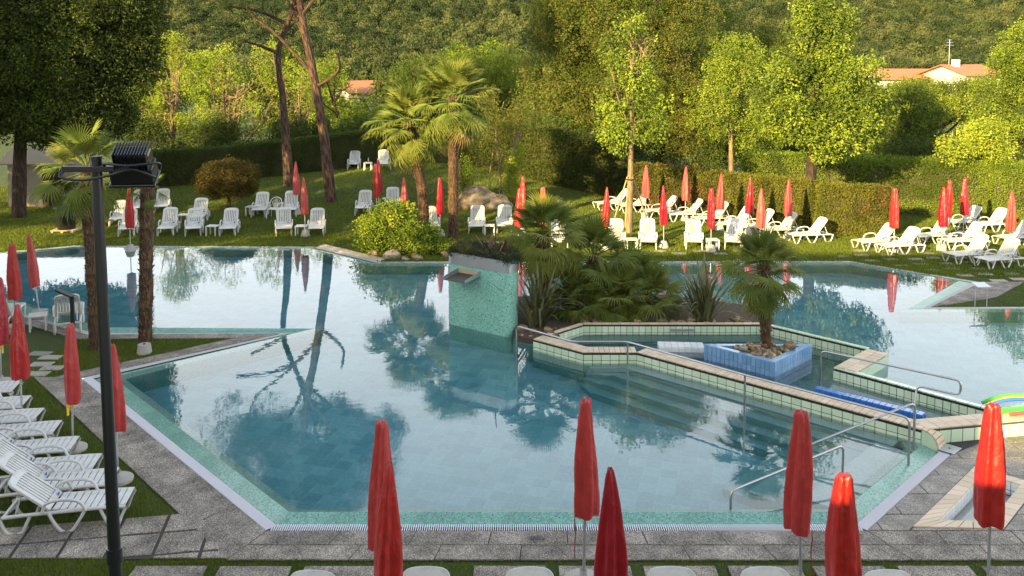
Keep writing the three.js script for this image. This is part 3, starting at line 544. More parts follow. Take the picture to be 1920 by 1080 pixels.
// facing the camera: pixel of the front legs
const frontRow = (list, label, group) => list.forEach(([x, y, turn = 0]) => { const p = G(x, y), a = -Math.atan((x - CX) / F) * 180 / Math.PI + turn, d = dirOf(a); loungerAt(protoA, p.sub(d.multiplyScalar(0.8)), a, label, group); });
frontRow([[235, 445, -9], [311, 444, -8], [360, 444, -7], [427, 444, -6], [532, 444, -1], [594, 444, -1]], 'white slatted lounger in the row along the pool edge by the pine trees', 'loungers along the pool edge below the pines');
frontRow([[219, 426, -9], [256, 404, -7], [301, 402, -6], [369, 422, -8]], 'white slatted lounger in the second row by the dark hedge', 'loungers in the second row below the dark hedge');
frontRow([[484, 410, -9], [541, 410, -7]], 'white lounger beside the round-backed chair on the mound', 'loungers beside the round-backed chair');
frontRow([[662, 319, -5], [722, 320, 3]], 'white lounger beside the bottle table on top of the mound', 'loungers on top of the mound');
frontRow([[678, 408, -8], [736, 402, 0]], 'white lounger half hidden by the rounded pool bush', 'loungers behind the pool bush');
frontRow([[812, 440, 6], [893, 440, -2], [945, 439, -2]], 'white lounger on the lawn below the big boulder', 'loungers below the boulder');
frontRow([[1048, 470, 0], [1156, 469, 1], [1215, 470, 1], [1301, 470, 1], [1376, 470, 0]], 'white lounger in the far row by the staked tree and the planted island', 'loungers in the row by the staked tree');
const sideRow = (list, label, group) => list.forEach(([x, y, a = 0]) => { const p = G(x, y); loungerAt(protoA, p, -72 + a, label, group); });
sideRow([[1150, 392], [1192, 396, 5], [1240, 407], [1287, 413, -4], [1336, 421], [1380, 431, 3], [1420, 437], [1462, 443, -3], [1516, 453]], 'white lounger turned sideways in the line before the clipped hedge', 'loungers before the clipped hedge');
sideRow([[1643, 466], [1687, 474, 4], [1748, 455], [1806, 465, -4], [1808, 428], [1857, 433, 5], [1905, 458], [1816, 491], [1874, 500, 4]], 'white lounger turned sideways on the lawn with stepping stones', 'loungers on the stepping stone lawn');
// left bank, feet towards the pool
[[37, 721, 45], [55, 750, 45], [80, 773, 45], [113, 798, 45], [146, 828, 45], [189, 861, 45], [222, 889, 45], [251, 926, 45]].forEach(([x, y]) => { const p = U(x, y, 0.36), a = 101; loungerAt(protoB, p.sub(dirOf(a).multiplyScalar(0.95)), a, 'white weathered lounger in the row on the grass beside the aggregate path', 'loungers on the grass beside the path'); });
loungerAt(protoA, G(130, 610), 205, 'white lounger facing the pool beside the low black lamp', 'loungers at the tip of the lawn');
loungerAt(protoA, G(4, 612), 195, 'white lounger facing the pool beside the low black lamp', 'loungers at the tip of the lawn');
// foreground, backs towards the pool
[581, 800, 996, 1255, 1432, 1665].forEach((x, i) => { const p = U(x, [1071, 1064, 1065, 1064, 1066, 1070][i], 0.97); p.y = 0; p.z += 0.68; loungerAt(protoA, p, rr(-3, 3), 'white lounger with its back to the pool in the row on the grass-jointed slabs', 'loungers on the grass-jointed slabs'); });

const tableProto = (() => { const t = thing('side_table', 'x', 'side table'); part(t, 'table_top', rbox(0.44, 0.035, 0.44, 0.012, 0, 0.4, 0), M.white); for (const [x, z] of [[-1, -1], [1, -1], [-1, 1], [1, 1]]) part(t, 'leg', rbox(0.05, 0.39, 0.05, 0.008, x * 0.185, 0.195, z * 0.185), M.white); t.removeFromParent(); delete names.side_table; return t; })();
for (const [x, y, a, l] of [[345, 420, 0, 'small white side table between the two rows below the hedge'], [399, 442, -6, 'small white side table beside the last lounger below the hedge'], [472, 404, -10, 'small white side table left of the lounger by the round-backed chair'], [565, 442, 0, 'small white side table under a pink parasol by the pine'], [690, 319, 0, 'small white side table holding a bottle on the mound'], [918, 441, 0, 'small white side table between two loungers below the boulder'], [1184, 468, 0, 'small white side table beside the staked tree'], [1336, 469, 0, 'small white side table below a crimson parasol'], [72, 618, 25, 'small white side table at the tip of the lawn beside the low lamp']]) { const p = G(x, y); copyOf(tableProto, p, rad(a), l); }
{ // bottle and cups on the mound table
  const p = G(690, 319).add(V(0.03, 0.418, 0)), t = thing('bottle', 'clear blue water bottle on the mound side table', 'bottle', p);
  part(t, 'body', new THREE.LatheGeometry([[0, 0], [0.036, 0], [0.038, 0.02], [0.038, 0.15], [0.03, 0.19], [0.014, 0.23], [0.014, 0.25], [0, 0.25]].map(([x, y]) => new THREE.Vector2(x, y)), 14), phys({ color: [0.35, 0.5, 0.6], roughness: 0.1, transmission: 0.6, thickness: 0 }));
  part(t, 'cap', new THREE.CylinderGeometry(0.016, 0.016, 0.02, 10).translate(0, 0.262, 0), M.sticker);
}
{ // monobloc chair
  const p = G(514, 409), t = thing('garden_chair', 'white plastic armchair with rounded fan back between two loungers', 'chair', p, rad(-12));
  part(t, 'seat', rbox(0.46, 0.03, 0.46, 0.012, 0, 0.42, 0), M.white);
  for (const [x, z] of [[-1, 1], [1, 1], [-1, -1], [1, -1]]) part(t, 'leg', limb([V(x * 0.21, 0.42, z * 0.19), V(x * 0.25, 0, z * 0.24)], [0.032, 0.024], 3, 6, 0), M.white);
  part(t, 'back_rim', tube([V(-0.26, 0.44, -0.12), V(-0.27, 0.66, -0.2), V(-0.19, 0.82, -0.27), V(0, 0.88, -0.29), V(0.19, 0.82, -0.27), V(0.27, 0.66, -0.2), V(0.26, 0.44, -0.12)], 0.022, 26, 6), M.white);
  for (let k = 0; k < 7; k++) { const u = (k - 3) / 3; part(t, 'back_slat', limb([V(u * 0.1, 0.43, -0.21), V(u * 0.21, 0.85 - 0.1 * u * u - Math.abs(u) * 0.06, -0.27)], [0.016, 0.013], 3, 5, 0), M.white); }
  [-1, 1].forEach((s) => part(t, 'armrest', tube([V(s * 0.25, 0.42, 0.2), V(s * 0.27, 0.63, 0.17), V(s * 0.28, 0.66, 0), V(s * 0.27, 0.66, -0.19)], 0.022, 14, 6), M.white));
}

// ------------------------------------------------------------------ closed parasols
const coverGeo = [0, 1, 2, 3, 4].map((v) => {
  const prof = [[0.9, 0.138], [0.93, 0.143], [1.1, 0.149], [1.35, 0.15], [1.6, 0.143], [1.85, 0.125], [2.05, 0.106], [2.2, 0.09], [2.29, 0.082], [2.335, 0.072], [2.352, 0.058], [2.362, 0.0]];
  if (v === 1 || v === 3) prof.splice(4, 8, [1.6, 0.136], [1.85, 0.108], [2.05, 0.082], [2.2, 0.06], [2.29, 0.046], [2.34, 0.034], [2.355, 0.022], [2.362, 0.0]);
  const seg = 36, rows = 40, pos = [], idx = [], uv = [], lean = (v - 2) * 0.015;
  const rad0 = (y) => { for (let i = 1; i < prof.length; i++) if (y <= prof[i][0]) { const a = prof[i - 1], b = prof[i], t = (y - a[0]) / (b[0] - a[0]); return a[1] + (b[1] - a[1]) * t; } return 0; };
  for (let i = 0; i <= rows; i++) {
    const t = i / rows, y = i === rows ? 2.362 : 0.9 + 1.46 * (1 - (1 - t) ** 1.35);
    for (let j = 0; j <= seg; j++) {
      const th = (j % seg) / seg * Math.PI * 2, k = 1 - t * 0.6;
      let r = rad0(y) * (1 + 0.14 * Math.cos(2 * th + v * 1.3 + y * 0.8) + (0.05 + k * 0.06) * Math.cos(5 * th + v * 2 + y * 1.1) + 0.05 * Math.cos(9 * th + v + y * 2.5) + 0.2 * (fbm(Math.cos(th) * 1.6 + v * 7 + 9, Math.sin(th) * 1.6 + 4, y * 2.3, 0, 3) - 0.5) + 0.07 * (fbm(Math.cos(th) * 5 + v * 3 + 20, Math.sin(th) * 5 + 20, y * 12, 0, 2) - 0.5));
      r *= 1 + 0.13 * (1 - t * 0.5) * (Math.abs(Math.cos(2.5 * th + v * 0.9 + 0.7 * y)) - 0.62);
      r *= 0.91;
      const cr = Math.pow(Math.abs(Math.cos(th * 1.5 + v)), 14) * 0.018 * (1 - t);
      pos.push(Math.cos(th) * (r + cr) + lean * Math.sin(y * 2.2), y + (i === 0 ? 0.018 * Math.cos(3 * th + v) : i > rows - 4 && i < rows ? 0.014 * Math.cos(4 * th + v * 2) : 0), Math.sin(th) * (r + cr)); uv.push(j / seg, y);
    }
  }
  for (let i = 0; i < rows; i++) for (let j = 0; j < seg; j++) { const a = i * (seg + 1) + j, b = a + seg + 1; idx.push(a, b, a + 1, a + 1, b, b + 1); }
  const g = new THREE.BufferGeometry(); g.setAttribute('position', new THREE.Float32BufferAttribute(pos, 3)); g.setAttribute('uv', new THREE.Float32BufferAttribute(uv, 2)); g.setIndex(idx); g.computeVertexNormals();
  const n = g.attributes.normal; for (let i = 0; i <= rows; i++) { const a = i * (seg + 1), b = a + seg; for (const f of ['X', 'Y', 'Z']) { const m = (n['get' + f](a) + n['get' + f](b)) / 2; n['set' + f](a, m); n['set' + f](b, m); } }
  return g;
});
const poleGeo = new THREE.CylinderGeometry(0.019, 0.019, 2.25, 10).translate(0, 1.125, 0);
const baseDisc = new THREE.LatheGeometry([[0, 0], [0.24, 0], [0.25, 0.02], [0.25, 0.07], [0.22, 0.09], [0.05, 0.1], [0.045, 0.2], [0.02, 0.2]].map(([x, y]) => new THREE.Vector2(x, y)), 20), baseCone = new THREE.LatheGeometry([[0, 0], [0.2, 0], [0.19, 0.06], [0.13, 0.24], [0.1, 0.28], [0.02, 0.29]].map(([x, y]) => new THREE.Vector2(x, y)), 14), baseBlock = rbox(0.34, 0.24, 0.34, 0.03, 0, 0.12, 0);
let un = 0;
function parasol(p, color, label, group, o = {}) {
  const t = thing('closed_parasol', label, 'parasol', V(p.x, terr(p.x, p.z), p.z), (o.turn ?? un * 1.7), group), v = o.v ?? un % 5; un++;
  const lean = new THREE.Euler(o.lx ?? rr(-0.02, 0.02), 0, o.lz ?? rr(-0.02, 0.02));
  if (o.size) t.scale.setScalar(o.size);
  if (o.tilt) { t.rotation.y = 0; lean.set(o.tilt[1], 0, o.tilt[0]); }
  const b = part(t, 'base', o.base === 'disc' ? baseDisc : o.base === 'block' ? baseBlock : baseCone, M.concrete);
  const pole = part(t, 'pole', poleGeo, M.alu); pole.rotation.copy(lean);
  const c = part(t, 'cover', coverGeo[v], M.cover[color]); c.rotation.copy(lean); if (o.tilt) c.rotateY(un * 1.7);
  if (o.cord) part(t, 'tie_cord', tube([V(0.1, 0.92, 0.03), V(0.105, 0.8, 0.035), V(0.095, 0.65, 0.03), V(0.105, 0.5, 0.03), V(0.1, 0.34, 0.035)], 0.007, 14, 5), M.cover.red);
  if (o.tag) part(t, 'yellow_strap', merged([new THREE.TorusGeometry(0.05, 0.022, 6, 14).rotateX(Math.PI / 2).translate(0, 0.86, 0), box(0.04, 0.2, 0.02, 0.05, 0.78, 0.03)]), M.yellow);
  return t;
}
const byTop = (x, y, k = 1) => { let h = 0, p; for (let i = 0; i < 10; i++) { p = U(x, y, 2.38 * k + h); h = terr(p.x, p.z); } p.y = h; return p; };
const near = 'parasols in the foreground';
parasol(byTop(708, 787, 1.11), 'coral', 'coral closed parasol standing behind the dark red one', near, { size: 1.11, v: 2, base: 'disc' });
parasol(byTop(722, 860, 1.11), 'red', 'dark red closed parasol overlapping a coral one', near, { size: 1.11, v: 3, base: 'disc' });
parasol(byTop(1096, 742, 1.11), 'coral', 'coral closed parasol with dangling cord by the near pool edge', near, { size: 1.11, v: 0, cord: 1, base: 'disc' });
parasol(byTop(1153, 873, 1.11), 'crimson', 'glossy crimson closed parasol tapering to a narrow tip', near, { size: 1.11, v: 1, base: 'disc' });
parasol(byTop(1510, 765, 1.11), 'coral', 'coral closed parasol before the curved handrails', near, { size: 1.11, v: 4, cord: 1, base: 'disc', tilt: [0.03, 0] });
parasol(byTop(1583, 882, 1.11), 'red', 'orange red closed parasol with sunlit top before the pool corner', near, { size: 1.11, v: 0, base: 'disc' });
parasol(byTop(1866, 757, 1.11), 'red', 'sunlit orange red closed parasol in front of the foot bath', near, { size: 1.11, v: 2, base: 'disc' });
const left = 'parasols on the left lawn';
parasol(G(75, 597), 'faded', 'leaning coral closed parasol at the pool arm beside the side table', left, { v: 1, base: 'block', tilt: [0.10, 0] });
parasol(byTop(22, 455), 'coral', 'coral closed parasol at the pool arm behind the white chair back', left, { v: 4, base: 'block' });
parasol(byTop(33, 570), 'red', 'dark red closed parasol between the weathered loungers', left, { v: 1, base: 'disc' });
parasol(byTop(128, 605), 'coral', 'coral closed parasol at the path edge beside the weathered loungers', left, { v: 0, base: 'disc', tag: 1 });
parasol(byTop(213, 645), 'coral', 'coral closed parasol just behind the black lamp post', left, { v: 3, base: 'disc' });
parasol(byTop(-6, 520), 'crimson', 'crimson closed parasol with yellow strap beside the weathered loungers', left, { v: 2, base: 'disc', tag: 1 });
const far = 'parasols on the far lawn';
[[555, 302, 'faded', 'pink closed parasol against the pine trunk'], [571, 332, 'faded', 'pale coral closed parasol between two pool edge loungers by the pines'], [706, 303, 'red', 'orange red closed parasol left of the twin palms'], [709, 262, 'crimson', 'dark closed parasol between the loungers on top of the mound'], [757, 332, 'faded', 'coral closed parasol behind the pool bush'], [825, 332, 'crimson', 'bright red closed parasol between the twin palm trunks'],
  [978, 330, 'red', 'red closed parasol right of the boulder'], [972, 352, 'red', 'red closed parasol in front of another right of the boulder'], [1018, 350, 'faded', 'pink closed parasol behind the island palm'], [1135, 350, 'red', 'orange closed parasol left of the staked tree'], [1246, 347, 'crimson', 'crimson closed parasol on a cone base right of the staked tree'], [1335, 352, 'crimson', 'crimson closed parasol above the right side table'],
  [241, 352, 'red', 'red closed parasol behind the leaning palm trunk']].forEach(([x, y, c, l], i) => parasol(byTop(x, y), c, l, far, { v: i % 3 === 2 ? 2 : i % 3 ? 3 : 1 }));
[[1211, 308, 'faded'], [1286, 312, 'faded'], [1351, 325, 'coral'], [1405, 331, 'crimson'], [1426, 352, 'faded'], [1479, 335, 'coral']].forEach(([x, y, c]) => parasol(byTop(x, y), c, 'closed parasol standing before the clipped hedge', 'parasols before the clipped hedge', { v: un % 2 ? 1 : 3 }));
[[1680, 352, 'red'], [1769, 350, 'crimson'], [1779, 336, 'red'], [1809, 333, 'crimson'], [1899, 357, 'coral']].forEach(([x, y, c]) => parasol(byTop(x, y), c, 'closed parasol among the loungers on the stepping stone lawn', 'parasols on the stepping stone lawn', { base: 'block' }));
console.log('furniture done');

// ------------------------------------------------------------------ rocks
function rockGeo(s, sx = 1, sy = 0.7, sz = 0.9, det = 3) { const g = new THREE.IcosahedronGeometry(1, det), p = g.attributes.position; for (let i = 0; i < p.count; i++) { const x = p.getX(i), y = p.getY(i), z = p.getZ(i), n = 1.05 + 0.7 * (fbm(x * 1.1 + s * 9, y * 1.1 + 5, z * 1.1 + s, 0, 4) - 0.5) - 0.4 * Math.abs(fbm(x * 1.9 + s, y * 1.9 + 9, z * 1.9 + 8, 0, 3) - 0.5) + 0.16 * (fbm(x * 6 + s, y * 6, z * 6 + 8, 0, 2) - 0.5); p.setXYZ(i, x * n * sx, Math.max(-0.4, y * n) * sy, z * n * sz); } const f = g.toNonIndexed ? g : g; f.computeVertexNormals(); return f; }
const rocks = [0, 1, 2, 3].map((s) => rockGeo(s + 1, 1, 0.75, 0.9, 2));
function rock(p, r, label, group, m = 0, geo = null) { const o = new THREE.Mesh(geo ?? pick(rocks), M.rock[m]); o.name = numbered('rock'); o.position.set(p.x, p.y + r * 0.12, p.z); o.scale.setScalar(r); o.rotation.y = rr(0, 6); o.castShadow = o.receiveShadow = true; o.userData = { label, category: 'rock' }; if (group) o.userData.group = group; scene.add(o); }
{
  const t = thing('boulder', 'large cracked boulder on the mound below the ivy tree', 'rock', G(908, 388));
  part(t, 'rock_face', rockGeo(11, 0.95, 0.72, 0.6, 5).translate(-0.32, 0.1, 0), M.rock[0]); part(t, 'rock_face', rockGeo(14, 0.75, 0.58, 0.55, 5).translate(0.5, 0.05, 0.1), M.rock[0]);
  const g2 = 'stones at the foot of the pool bush';
  [[735, 483, 0.34, 1], [700, 478, 0.22, 0], [782, 486, 0.22, 0], [838, 480, 0.26, 0], [760, 488, 0.16, 1]].forEach(([x, y, r, m]) => rock(G(x, y), r, 'pale stone at the water edge below the pool bush', g2, m));
  const b = wp(1320, 645, 0.4), d = wp(1522, 645, 0.4), c = wp(1452, 679, 0.4), tri = offset([b, c, d], 0.22, 2.2);
  for (let i = 0; i < 34; i++) { let u = rnd(), w = rnd(); if (u + w > 1) { u = 1 - u; w = 1 - w; } const x = tri[0][0] + (tri[1][0] - tri[0][0]) * u + (tri[2][0] - tri[0][0]) * w, z = tri[0][1] + (tri[1][1] - tri[0][1]) * u + (tri[2][1] - tri[0][1]) * w; rock(V(x, 0.36 + (i > 22 ? 0.09 : 0), z), rr(0.07, 0.16), 'tan stone heaped in the blue planter', 'stones in the blue planter', Math.floor(rnd() * 3)); }
  for (let i = 0; i < 46; i++) { const e = rnd(), x = e < 0.62 ? rr(back[1][0] - 0.1, back[2][0]) : rr(bed[0][0], back[1][0]), z = e < 0.62 ? back[1][1] - 0.25 - rnd() * 0.45 : (back[0][1] + rr(-0.8, 0.1)); if (inside(bed, x, z)) rock(V(x, 0.2, z), rr(0.05, 0.17), 'brown stone along the front of the planting bed', 'stones along the planting bed', Math.floor(rnd() * 3)); }
}

// ------------------------------------------------------------------ foliage
const leafPalettes = {
  lime: [[0.24, 0.30, 0.03], [0.31, 0.35, 0.04], [0.18, 0.24, 0.025]], spring: [[0.17, 0.23, 0.025], [0.23, 0.29, 0.035], [0.12, 0.17, 0.02]], mid: [[0.085, 0.125, 0.018], [0.12, 0.165, 0.025], [0.06, 0.09, 0.014]],
  dark: [[0.062, 0.09, 0.019], [0.08, 0.11, 0.025], [0.052, 0.075, 0.017]], olive: [[0.12, 0.13, 0.025], [0.16, 0.165, 0.035], [0.085, 0.095, 0.02]], oak: [[0.052, 0.072, 0.016], [0.075, 0.095, 0.02], [0.04, 0.056, 0.014]], hedge: [[0.10, 0.115, 0.018], [0.15, 0.15, 0.025], [0.07, 0.08, 0.015], [0.17, 0.11, 0.03]], brown: [[0.09, 0.068, 0.018], [0.115, 0.09, 0.022], [0.07, 0.06, 0.016]], pine: [[0.05, 0.08, 0.03], [0.07, 0.105, 0.036], [0.04, 0.065, 0.026]], laurel: [[0.12, 0.18, 0.02], [0.17, 0.23, 0.028], [0.075, 0.115, 0.016]],  // dark: greens lowered to carry the shade on hedges and shrubs
};
function clump(n, R, len, wid, spread = 1) {
  const pos = [], v = V(), d = V(), s = V();
  for (let i = 0; i < n; i++) {
    v.set(rr(-1, 1), rr(-1, 1), rr(-1, 1)); if (v.length() > 1) v.normalize(); const c = v.clone().multiplyScalar(R);
    d.copy(v).normalize().multiplyScalar(spread).add(V(rr(-1, 1), rr(-1, 0.6), rr(-1, 1))).normalize(); s.set(rr(-1, 1), rr(-1, 1), rr(-1, 1)).cross(d).normalize(); const up = d.clone().cross(s).multiplyScalar(wid * 0.35), k = rr(0.7, 1.25), l = len * k, w = wid * k * 0.5;
    const a = c, t = c.clone().addScaledVector(d, l), m = c.clone().addScaledVector(d, l * 0.5), p = m.clone().addScaledVector(s, w).add(up), q = m.clone().addScaledVector(s, -w).add(up);
    for (const z of [a, p, t, a, t, q]) pos.push(z.x, z.y, z.z);
  }
  const g = new THREE.BufferGeometry(); g.setAttribute('position', new THREE.Float32BufferAttribute(pos, 3)); g.computeVertexNormals(); return g;
}
function shell(n, R, len, wid) { const pos = []; for (let i = 0; i < n; i++) { const v = V(rr(-1, 1), rr(-1, 1), rr(-1, 1)).normalize(), c = v.clone().multiplyScalar(R * rr(0.75, 1.05)), d = V(rr(-1, 1), rr(-1, 1), rr(-1, 1)).normalize(), s = V(rr(-1, 1), rr(-1, 1), rr(-1, 1)).cross(d).normalize(), l = len * rr(0.6, 1.2), w = wid * rr(0.3, 0.6); for (const z of [c, c.clone().addScaledVector(d, l * 0.5).addScaledVector(s, w), c.clone().addScaledVector(d, l), c, c.clone().addScaledVector(d, l), c.clone().addScaledVector(d, l * 0.5).addScaledVector(s, -w)]) pos.push(z.x, z.y, z.z); } const g = new THREE.BufferGeometry(); g.setAttribute('position', new THREE.Float32BufferAttribute(pos, 3)); g.computeVertexNormals(); return g; }
const CL = { leaf: clump(22, 0.23, 0.105, 0.062), small: clump(22, 0.2, 0.075, 0.045), big: clump(14, 0.3, 0.2, 0.13), needle: clump(34, 0.1, 0.24, 0.012, 2.2), far: clump(18, 0.5, 0.3, 0.2), hedge: clump(18, 0.13, 0.07, 0.045), broad: clump(20, 0.22, 0.11, 0.07) };
const mtx = new THREE.Matrix4(), quat = new THREE.Quaternion(), eul = new THREE.Euler(), tmpC = new THREE.Color();
// leaves spread through ellipsoids; origin: the tree's base
function crown(parent, ells, geo, pal, density, o = {}) {
  const list = [], org = parent.position, gate = o.gate ?? 0.44, fr = o.freq ?? 0.75, sd = rnd() * 50;
  for (const { c, r } of ells) {
    const n = Math.round(density * (r.x * r.y + r.y * r.z + r.x * r.z) / 3 * 4);
    for (let i = 0; i < n; i++) {
      const d = V(rr(-1, 1), rr(-1, 1), rr(-1, 1)); const L = d.length(); if (L > 1 || L < 0.05) { i -= 0.5; continue; }
      const u = Math.pow(rnd(), o.shell ?? 0.42); d.multiplyScalar(u / L);
      const p = V(c.x + d.x * r.x, c.y + d.y * r.y, c.z + d.z * r.z), nz = fbm(p.x * fr + sd, p.y * fr * 1.2, p.z * fr, 0, 2);
      if (nz < gate) continue;
      const edge = 1 + 0.7 * (nz - 0.5); p.sub(c).multiplyScalar(edge).add(c);
      if (o.minY !== undefined && p.y < o.minY) continue;
      list.push(p);
    }
  }
  const im = new THREE.InstancedMesh(geo, o.mat ?? M.leaf, list.length); im.name = o.name ?? 'crown'; im.userData.kind = 'stuff'; im.castShadow = im.receiveShadow = true;
  list.forEach((p, i) => {
    quat.setFromEuler(eul.set(rr(-0.6, 0.6), rr(0, 6.28), rr(-0.6, 0.6))); const k = rr(0.75, 1.3) * (o.scale ?? 1); im.setMatrixAt(i, mtx.compose(p.clone().sub(org), quat, V(k, k, k)));
    const a = pick(pal), b = rr(0.82, 1.18); im.setColorAt(i, tmpC.setRGB(a[0] * b, a[1] * b, a[2] * b));
  });
  parent.add(im); return im;
}
const ellPx = (z, list, depth = 0.9) => list.map(([x, y, rx, ry, dz = 0]) => { const zz = z + dz, c = AT(x, y, zz), s = -zz / F; return { c, r: V(rx * s, ry * s, Math.max(rx * s * depth, 0.4)) }; });
function tree(name, label, base, ells, o) {
  const t = thing(name, label, o.category ?? 'tree', base, 0, o.group), geos = [], top = o.top ?? ells[0].c, r0 = o.r ?? 0.14;
  const bend = o.bend ?? 0.15, mid = base.clone().lerp(top, 0.5).add(V(rr(-bend, bend), 0, rr(-bend, bend)));
  const tr = new THREE.CatmullRomCurve3([base.clone().add(V(0, -0.1, 0)), mid, top]);
  geos.push(limb([base.clone().add(V(0, -0.1, 0)), mid, top], [r0 * 1.25, r0 * 0.85, r0 * 0.3], 12, 9));
  for (let i = 0; i < (o.limbs ?? 10); i++) {
    const f = rr(o.from ?? 0.35, 0.92), a = tr.getPoint(f), e = pick(ells), d = V(rr(-1, 1), rr(-0.6, 1), rr(-1, 1)).normalize(), b = V(e.c.x + d.x * e.r.x * 0.8, e.c.y + d.y * e.r.y * 0.8, e.c.z + d.z * e.r.z * 0.8);
    if (b.y < a.y + 0.2) b.y = a.y + rr(0.2, 0.8);
    const m = a.clone().lerp(b, 0.5).add(V(0, -0.12 * a.distanceTo(b), 0)), r = r0 * (1 - f) * 0.75 + 0.02;
    geos.push(limb([a, m, b], [r, r * 0.7, 0.012], 6, 6));
    for (let k = 0; k < (o.twigs ?? 2); k++) { const p = m.clone().lerp(b, rr(0, 0.8)), q = p.clone().add(V(rr(-1, 1), rr(0, 1), rr(-1, 1)).multiplyScalar(0.7)); geos.push(limb([p, p.clone().lerp(q, 0.5).add(V(0, 0.05, 0)), q], [r * 0.5, r * 0.35, 0.008], 3, 5)); }
  }
  part(t, 'trunk', merged(geos), o.bark ?? M.barkDark, true);
  crown(t, ells, o.geo ?? CL.leaf, leafPalettes[o.pal ?? 'mid'], o.density ?? 60, o);
  if (o.pal2) crown(t, ells, o.geo === CL.broad ? CL.leaf : CL.small, leafPalettes[o.pal2], (o.density ?? 60) * 0.6, { ...o, scale: 1.2, gate: (o.gate ?? 0.44) + 0.02, name: 'crown' });
  return t;
}
const gz = (x, z) => { const p = AT(x, 300, z); p.y = terr(p.x, z); return p; };

// big dark evergreen at the left
{
  const b = G(35, 408);
  tree('evergreen_oak', 'huge dark evergreen oak with dense crown above the shed', b, ellPx(b.z, [[90, 60, 190, 150], [20, -60, 200, 150], [180, 10, 120, 120], [60, 190, 150, 80], [215, 120, 85, 90], [-80, 80, 180, 180], [150, 210, 110, 55], [110, -180, 150, 120]], 0.7), { r: 0.27, top: AT(60, 0, b.z), pal: 'oak', pal2: 'mid', geo: CL.leaf, density: 95, limbs: 16, gate: 0.45, freq: 0.6, scale: 1.15 });
}
// umbrella pines
for (const [label, pts, rd, cr, br] of [
  ['tall leaning pine with reddish bark and a high flat crown', [[622, 378], [604, 235], [588, 140], [566, 30], [553, -60], [545, -150]], [0.26, 0.22, 0.2, 0.17, 0.14, 0.08], [[540, -130, 120, 55], [450, -60, 90, 45], [640, -110, 90, 45], [560, -190, 110, 50], [400, -4, 70, 30], [480, 8, 60, 22]], [[[588, 140], [520, 70], [455, 15], [430, -40]], [[566, 30], [620, -40], [650, -100]], [[575, 80], [545, 20], [500, -60]], [[592, 165], [640, 130], [640, 100]]]],
  ['slender dark pine with a lopped stub beside the reddish pine', [[541, 350], [532, 200], [522, 100], [548, 20], [570, -60], [590, -130]], [0.26, 0.22, 0.15, 0.13, 0.11, 0.07], [[600, -140, 100, 50], [520, -90, 80, 40], [680, -90, 70, 40], [600, -60, 70, 24]], [[[532, 200], [526, 184], [528, 176]], [[522, 100], [490, 85], [470, 78]], [[540, 45], [480, 20], [420, 10]], [[548, 20], [600, -20], [660, -70]]]],
]) {
  const b = G(...pts[0]), t = thing('pine_tree', label, 'tree', b), W = (p) => AT(p[0], p[1], b.z);
  part(t, 'trunk', merged([limb(pts.map((p, i) => (i ? W(p) : b.clone().add(V(0, -0.15, 0)))), rd, 26, 11, 0.1), ...br.map((l, i) => limb(l.map((p, k) => W(p).add(V(0, 0, k * (i % 2 ? 0.5 : -0.4)))), [0.1, 0.075, 0.05, 0.025].slice(0, Math.max(3, l.length)), 10, 7)), ...[...Array(14)].map(() => { const e = pick(cr), a = W(pts[4 + (rnd() > 0.5 ? 1 : 0)]), c = W([e[0] + rr(-0.7, 0.7) * e[2], e[1] + rr(-0.4, 0.3) * e[3]]).add(V(0, 0, rr(-1.5, 1.5))); return limb([a, a.clone().lerp(c, 0.5).add(V(0, -0.3, 0)), c], [0.05, 0.035, 0.012], 6, 5); })]), M.barkPine, true);
  crown(t, ellPx(b.z, cr, 1.0), CL.needle, leafPalettes.pine, 70, { gate: 0.52, freq: 1.0, scale: 1.25 });
}

